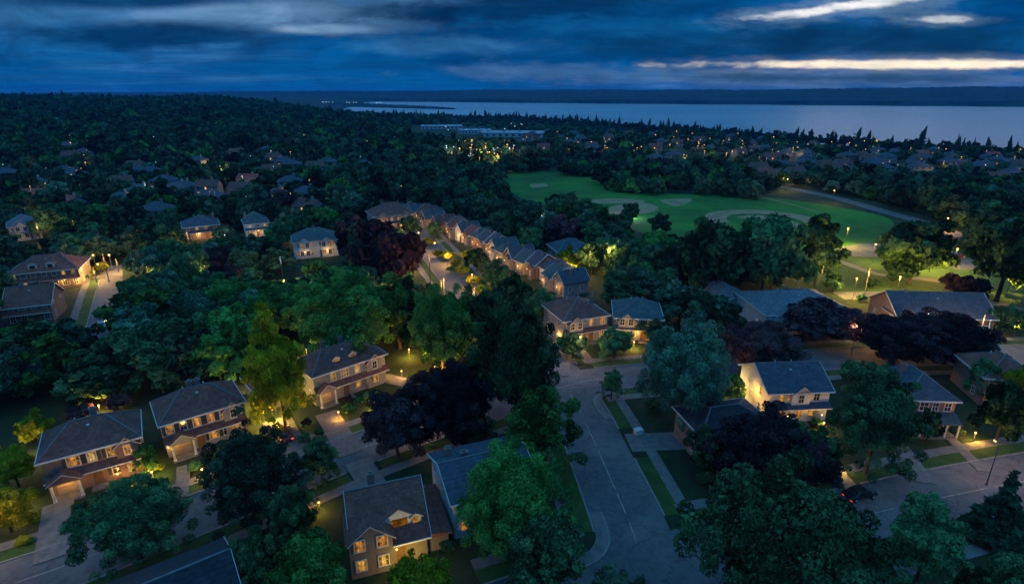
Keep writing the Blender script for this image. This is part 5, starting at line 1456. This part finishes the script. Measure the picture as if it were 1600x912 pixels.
LOOK = {'green': 'dark green broad tree', 'bright': 'mid green bushy tree', 'teal': 'greyish green tree', 'purple': 'dark purple-leaved tree', 'needle': 'dark pointed conifer', 'yellow': 'yellowish tree'}
for q, X, Y, z, rad, h, ds, bx, by in near_t:
    kind = rw.choices(['green', 'teal', 'bright', 'purple', 'needle'], [0.50, 0.28, 0.14, 0.06, 0.02])[0]
    if kind == 'needle': rad *= 0.7; h *= 1.25
    where, grp = next((b, c) for f, b, c in ZONES if f(bx, by))
    lod = 0 if q > 0.032 else 1
    plant(kind, X, Y, z, rad, h, LOOK[kind] + ' ' + where, lod, rw.randrange(4), group=LOOK[kind] + 's: ' + grp)

def scatter(name, pts, protos, label=None):
    """one mass of far trees: points carrying a scale, turned into trees by geometry nodes"""
    pc = bpy.data.collections.new(name + '_kinds')
    for kind, var in protos:
        crown, tr, hb, zt = proto(kind, 2, var)
        o = bpy.data.objects.new('far_crown_%s' % kind, crown); pc.objects.link(o)
    me = bpy.data.meshes.new(name); n = len(pts)
    me.vertices.add(n)
    me.vertices.foreach_set('co', np.array([(p[0], p[1], p[2]) for p in pts], np.float32).ravel())
    s = me.attributes.new('tree_scale', 'FLOAT_VECTOR', 'POINT'); s.data.foreach_set('vector', np.array([(p[3], p[3], p[4]) for p in pts], np.float32).ravel())
    k = me.attributes.new('tree_kind', 'INT', 'POINT'); k.data.foreach_set('value', np.array([p[5] for p in pts], np.int32))
    r_ = me.attributes.new('tree_turn', 'FLOAT', 'POINT'); r_.data.foreach_set('value', rng.uniform(0, 6.28, n).astype(np.float32))
    o = link(name, me); o['kind'] = 'stuff'
    gr = bpy.data.node_groups.new(name, 'GeometryNodeTree')
    gr.interface.new_socket('Geometry', in_out='INPUT', socket_type='NodeSocketGeometry'); gr.interface.new_socket('Geometry', in_out='OUTPUT', socket_type='NodeSocketGeometry')
    N = gr.nodes; gi = N.new('NodeGroupInput'); go = N.new('NodeGroupOutput')
    ci = N.new('GeometryNodeCollectionInfo'); ci.inputs['Collection'].default_value = pc; ci.inputs['Separate Children'].default_value = True; ci.inputs['Reset Children'].default_value = True
    ip = N.new('GeometryNodeInstanceOnPoints'); ip.inputs['Pick Instance'].default_value = True
    def attr(nm, ty):
        a = N.new('GeometryNodeInputNamedAttribute'); a.data_type = ty; a.inputs[0].default_value = nm
        return a.outputs[0]
    L = gr.links
    L.new(gi.outputs[0], ip.inputs['Points']); L.new(ci.outputs[0], ip.inputs['Instance']); L.new(attr('tree_kind', 'INT'), ip.inputs['Instance Index'])
    cb = N.new('ShaderNodeCombineXYZ'); L.new(attr('tree_turn', 'FLOAT'), cb.inputs[2])
    er = N.new('FunctionNodeEulerToRotation'); L.new(cb.outputs[0], er.inputs[0]); L.new(er.outputs[0], ip.inputs['Rotation'])
    L.new(attr('tree_scale', 'FLOAT_VECTOR'), ip.inputs['Scale']); L.new(ip.outputs[0], go.inputs[0])
    md = o.modifiers.new('woods', 'NODES'); md.node_group = gr
    return o
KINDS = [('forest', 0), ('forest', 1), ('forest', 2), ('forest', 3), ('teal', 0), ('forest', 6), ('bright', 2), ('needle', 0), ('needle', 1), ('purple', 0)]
KORDER = sorted(range(len(KINDS)), key=lambda i: 0)
pts = []
for q, X, Y, z, rad, h, ds, bx, by in far_t:
    shore = ds < 30
    k = rw.choices(range(10), [14, 12, 14, 6, 6, 14, 1, 0.25 + 20 * shore, 0.25 + 20 * shore, 2])[0]
    if KINDS[k][0] == 'needle': rad *= 0.75; h *= 1.3
    hb, zt = PROTO[KINDS[k][:1] + (2, KINDS[k][1])][2:] if (KINDS[k][0], 2, KINDS[k][1]) in PROTO else proto(KINDS[k][0], 2, KINDS[k][1])[2:]
    sz = h / (hb + zt)
    pts.append((X, Y, z + hb * sz * 0.9, rad, sz, k))
# close belt of trees along the shore
_s = dense([Vector((x, y, 0)) for x, y in SHORE[1:8]], 6.0)
for p in _s:
    for off in (9, 20, 33):
        t_ = Vector((rw.uniform(-4, 4), rw.uniform(-4, 4), 0)); X, Y = p.x - off * 0.82 + t_.x, p.y - off * 0.57 + t_.y
        if shore_dist(np.array([X]), np.array([Y]))[0] < 4: continue
        k = rw.choices(range(10), [8, 6, 8, 6, 5, 5, 2, 30, 26, 1])[0]
        rad = rw.uniform(3.2, 5.5); h = rad * rw.uniform(1.6, 2.6)
        if KINDS[k][0] == 'needle': rad *= 0.75; h *= 1.25
        hb, zt = proto(KINDS[k][0], 2, KINDS[k][1])[2:]; sz = h / (hb + zt)
        pts.append((X, Y, tz(X, Y) + hb * sz * 0.9, rad, sz, k))
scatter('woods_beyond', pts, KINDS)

# ------------------------------------------------------------------ far sheds and lamps
def shed(label, cpx, w_, d_, h_, rot, rf='pale'):
    p = atg(*cpx); b = MB()
    b.box(-w_ / 2, w_ / 2, -d_ / 2, d_ / 2, 0, h_, 0); b.box(-w_ / 2 - 0.4, w_ / 2 + 0.4, -d_ / 2 - 0.4, d_ / 2 + 0.4, h_ + 0.003, h_ + 0.5, 1)
    root = empty('flat_roofed_building', p, rot); tag(root, label, 'building')
    b2 = MB(); b2.box(-w_ / 2, w_ / 2, -d_ / 2, d_ / 2, -1, h_); b2.build('wall', WALL['blue'], root)
    b2 = MB(); b2.box(-w_ / 2 - 0.4, w_ / 2 + 0.4, -d_ / 2 - 0.4, d_ / 2 + 0.4, h_ + 0.003, h_ + 0.5)
    for k in range(4): b2.box(-w_ / 2 + w_ * (k + 0.4) / 4, -w_ / 2 + w_ * (k + 0.4) / 4 + 3, -2, 2, h_ + 0.503, h_ + 1.8)
    b2.build('roof', FLATROOF, root)
    b2 = MB()
    for k in range(10): b2.box(-w_ / 2 + w_ * (k + 0.3) / 10, -w_ / 2 + w_ * (k + 0.3) / 10 + w_ * 0.04, -d_ / 2 - 0.05, -d_ / 2 - 0.004, 1.0, 3.0)
    b2.build('window', GLASS, root)
FLATROOF = rough_mat('pale_flat_roof', (0.20, 0.25, 0.28), (0.34, 0.39, 0.42), 0.05, 0.6)
shed('long pale flat-roofed building beside the lake trees, left one', (690, 201), 60, 40, 4, R(8))
shed('long pale flat-roofed building beside the lake trees, right one', (800, 212), 75, 45, 4, R(-6))
shed('smaller pale flat-roofed building between the long ones', (742, 208), 40, 35, 4, R(2))

def tiny_lamp_mesh(h, r_, m):
    b = MB(); b.tube([(0, 0, -0.5), (0, 0, h)], 0.12, 5, 0); b.ball((0, 0, h + r_ * 0.6), r_, 6, 1)
    return b.mesh('far_lamp', [METAL, m])
WARM_L, WHITE_L = {}, {}
def tiny(p, label, group, r_, white=False, h=6.0, glow=0):
    if glow and not all((p[0] - a) ** 2 + (p[1] - b) ** 2 > (c + 1.5) ** 2 for a, b, c in HOUSES): return
    r_ *= 0.72; D = WHITE_L if white else WARM_L; k = (max(0.1, round(r_, 1)), h)
    if k not in D: D[k] = tiny_lamp_mesh(h, k[0], BULB_FAR_W if white else BULB_FAR)
    o = link('far_street_lamp', D[k], None, p); tag(o, label, 'street lamp', group)
    if glow: add_light(o, (0, 0, h - 1.0), glow * 0.4, (0.8, 0.9, 1.0) if white else (1.0, 0.55, 0.14), 0.4)
rl = random.Random(5)
for _ in range(85):
    bx = rl.uniform(860, 1640); t = (bx - 800) / 800; by = rl.uniform(208 + 22 * t, 250 + 42 * t)
    p = atg(bx, by); dep = px(*p)[2]
    if shore_dist(np.array([p.x]), np.array([p.y]))[0] < 15: continue
    tiny(p, 'tiny warm lamp among the roofs of the lakeside town', 'lamps of the lakeside town', dep * rl.uniform(0.0006, 0.0011), h=9.0, glow=rl.choice((0, 260, 500)))
for _ in range(40):
    bx, by = rl.uniform(696, 812), rl.uniform(236, 272); p = atg(bx, by)
    tiny(p, 'small lamp in the bright cluster above the ball field corner', 'lamps above the ball field corner', px(*p)[2] * rl.uniform(0.0008, 0.0016), rl.random() < 0.2, h=10.0, glow=320)
for _ in range(8):
    bx, by = rl.uniform(690, 850), rl.uniform(200, 216); p = atg(bx, by)
    tiny(p, 'white lamp beside the pale flat-roofed buildings', 'lamps at the flat-roofed buildings', px(*p)[2] * rl.uniform(0.0007, 0.0011), True, h=9.0)
for _ in range(34):
    bx = rl.uniform(985, 1330); by = rl.triangular(262, 284, 276) + (bx - 985) * 0.045; p = atg(bx, by)
    tiny(p, 'warm lamp under the trees along the far edge of the ball field', 'lamps along the ball field edge', px(*p)[2] * rl.uniform(0.0007, 0.0013), h=4.0, glow=rl.choice((60, 160)))
for _ in range(45):
    bx, by = rl.uniform(5, 640), rl.uniform(215, 345); p = atg(bx, by)
    tiny(p, 'tiny lamp glinting in the woods of the left hillside', 'lamps on the left hillside', px(*p)[2] * rl.uniform(0.0005, 0.0009), rl.random() < 0.4, h=9.0)
for n_l, (xa, xb, ya, yb), where in ((60, (5, 560, 235, 470), 'between the houses of the left woods'), (12, (570, 780, 420, 560), 'in the trees around the row street'), (16, (1000, 1600, 440, 560), 'in the gardens below the park'), (14, (800, 1000, 330, 470), 'in the trees between the curved row and the ball field')):
    for _ in range(n_l):
        p = atg(rl.uniform(xa, xb), rl.uniform(ya, yb)); dep = px(*p)[2]
        tiny(p, 'small amber lamp glimmering ' + where, 'amber lamps ' + where, max(0.2, dep * rl.uniform(0.0008, 0.0012)), rl.random() < 0.12, h=rl.choice((4.0, 8.0)), glow=rl.choice((150, 400, 700)))
for _ in range(16):
    bx = rl.uniform(500, 600); p = at(bx, 160.5 + (bx - 500) * 0.012, LAKE_Z + 14)
    tiny(p, 'white light in the row along the wooded spit', 'lights of the wooded spit', px(*p)[2] * rl.uniform(0.0005, 0.0009), True, h=2.0)
for bx in list(np.linspace(920, 1000, 8) + rng.normal(0, 6, 8)) + [840, 895, 1073, 1190, 1362, 1480, 1486, 1590, 1345]:
    p = at(float(bx), 158.5 + (bx - 800) * 0.006, LAKE_Z + 3)
    tiny(p, 'tiny light at the foot of the far shore hills', 'lights of the far shore', px(*p)[2] * rl.uniform(0.0005, 0.0009), rl.random() < 0.3, h=6.0)

# ------------------------------------------------------------------ cars
def car_paint(name, c):
    m, g = mat(name); p = g.new('ShaderNodeBsdfPrincipled'); p.inputs['Base Color'].default_value = (*c, 1); p.inputs['Metallic'].default_value = 0.3; p.inputs['Roughness'].default_value = 0.25
    p.inputs['Coat Weight'].default_value = 0.6
    finish(g, p.outputs[0]); return m
RUBBER = rough_mat('tyre_rubber', (0.02, 0.02, 0.02), (0.035, 0.035, 0.035), 4.0, 0.9)
RIM = rough_mat('wheel_metal', (0.35, 0.36, 0.37), (0.5, 0.5, 0.52), 4.0, 0.35)
TAIL = plain_glow('tail_lamp', (1.0, 0.06, 0.02), 2.0)
TAIL_OFF = car_paint('red_lens', (0.22, 0.01, 0.01))
def car(label, cpx, rot, paint, lit_tail=False, group=None):
    p = at(*cpx); p.z = 0.03
    root = empty('parked_car', p, rot); tag(root, label, 'car', group)
    prof = [(-2.2, 0.35), (-2.25, 0.75), (-2.05, 0.95), (-1.35, 1.0), (-0.75, 1.42), (0.55, 1.45), (1.15, 1.02), (2.05, 0.86), (2.25, 0.6), (2.2, 0.35)]
    wid = {0: 0.84, 1: 0.88, 2: 0.86, 3: 0.86, 4: 0.68, 5: 0.68, 6: 0.84, 7: 0.82, 8: 0.8, 9: 0.82}
    b = MB(); n = len(prof); V = [(x, s * wid[i], z) for s in (-1, 1) for i, (x, z) in enumerate(prof)]
    b.V = V; b.F = [tuple(range(n)), tuple(range(2 * n - 1, n - 1, -1))] + [(i, i + n, (i + 1) % n + n, (i + 1) % n) for i in range(n)]; b.M = [0] * len(b.F)
    o = b.build('body', paint, root); bv = o.modifiers.new('soft', 'BEVEL'); bv.width = 0.07; bv.segments = 2
    b = MB(); b.face([(1.10, -0.66, 1.09), (1.10, 0.66, 1.09), (0.64, 0.60, 1.44), (0.64, -0.60, 1.44)]); b.build('windscreen', GLASS, root)
    b = MB(); b.face([(-1.30, 0.68, 1.06), (-1.30, -0.68, 1.06), (-0.84, -0.6, 1.41), (-0.84, 0.6, 1.41)]); b.build('rear_window', GLASS, root)
    for s in (-1, 1):
        b = MB(); q = [(-1.0, s * 0.865, 1.04), (0.95, s * 0.865, 1.06), (0.5, s * 0.72, 1.38), (-0.68, s * 0.72, 1.36)]; b.face(q if s < 0 else q[::-1]); b.build('side_window', GLASS, root)
        for x in (-1.35, 1.4):
            b = MB(); b.tube([(x, s * 0.66, 0.33), (x, s * 0.9, 0.33)], 0.33, 14); wv = b.build('wheel', RUBBER, root)
            b = MB(); b.tube([(x, s * 0.88, 0.33), (x, s * 0.915, 0.33)], 0.2, 10); b.build('rim', RIM, wv)
        b = MB(); b.box(2.14, 2.26, s * 0.62 - 0.16, s * 0.62 + 0.16, 0.58, 0.74); b.build('headlight', RIM, root)
        b = MB(); b.box(-2.28, -2.16, s * 0.64 - 0.15, s * 0.64 + 0.15, 0.66, 0.82); b.build('tail_light', TAIL if lit_tail else TAIL_OFF, root)
def road_dir(ln, x, y):
    p = at(x, y); i = min(range(1, len(ln) - 1), key=lambda k: (ln[k] - p).length); d_ = ln[i + 1] - ln[i - 1]
    return math.atan2(d_.y, d_.x)
car('glossy dark car parked at the kerb of the lower right road', (1342, 776), road_dir(dB, 1342, 776), car_paint('black_paint', (0.02, 0.022, 0.028)), False)
car('dark car with red tail lights just behind the glossy dark one, under the huge tree', (1300, 791), road_dir(dB, 1300, 791) + math.pi, car_paint('grey_paint', (0.05, 0.052, 0.06)), True)
car('car with red tail lights standing on the driveway of the glowing garage', (447, 682), R(120), car_paint('maroon_paint', (0.08, 0.02, 0.02)), True)
car('car with red tail lights driving on the lamplit side street', (160, 512), road_dir(dL, 160, 512), car_paint('silver_paint', (0.3, 0.31, 0.33)), True)
car('dark red car parked in the lit car park', (1496, 402), R(-10), car_paint('red_paint', (0.2, 0.02, 0.02)))
car('pale car parked beside the dark red one', (1474, 395), R(-12), car_paint('white_paint', (0.6, 0.6, 0.6)))

# utility box on the corner lawn
p = at(997, 678); root = empty('utility_box', p, R(20)); tag(root, 'small pale utility box on the lawn beside the main road', 'utility box')
b = MB(); b.box(-0.6, 0.6, -0.4, 0.4, 0.08, 0.85); b.box(-0.66, 0.66, -0.46, 0.46, 0.853, 0.95); b.build('cabinet', TRIM, root)
b = MB(); b.box(-0.75, 0.75, -0.55, 0.55, 0, 0.077); b.build('base', CONCRETE, root)

# ------------------------------------------------------------------ evening haze over the land
HAZE = 0.00007
if HAZE:
    b = MB(); b.box(-6500, 6500, -2600, 8200, -19.5, 100.0)
    m, g = mat('evening_haze')
    pv = g.new('ShaderNodeVolumePrincipled'); pv.inputs['Color'].default_value = (0.06, 0.42, 1.0, 1); pv.inputs['Density'].default_value = HAZE; pv.inputs['Anisotropy'].default_value = 0.0
    o_ = g.new('ShaderNodeOutputMaterial'); g.link(pv.outputs[0], o_.inputs['Volume'])
    hz = b.build('haze', m); hz['kind'] = 'stuff'
print('single trees', len(near_t), 'mass', len(pts))
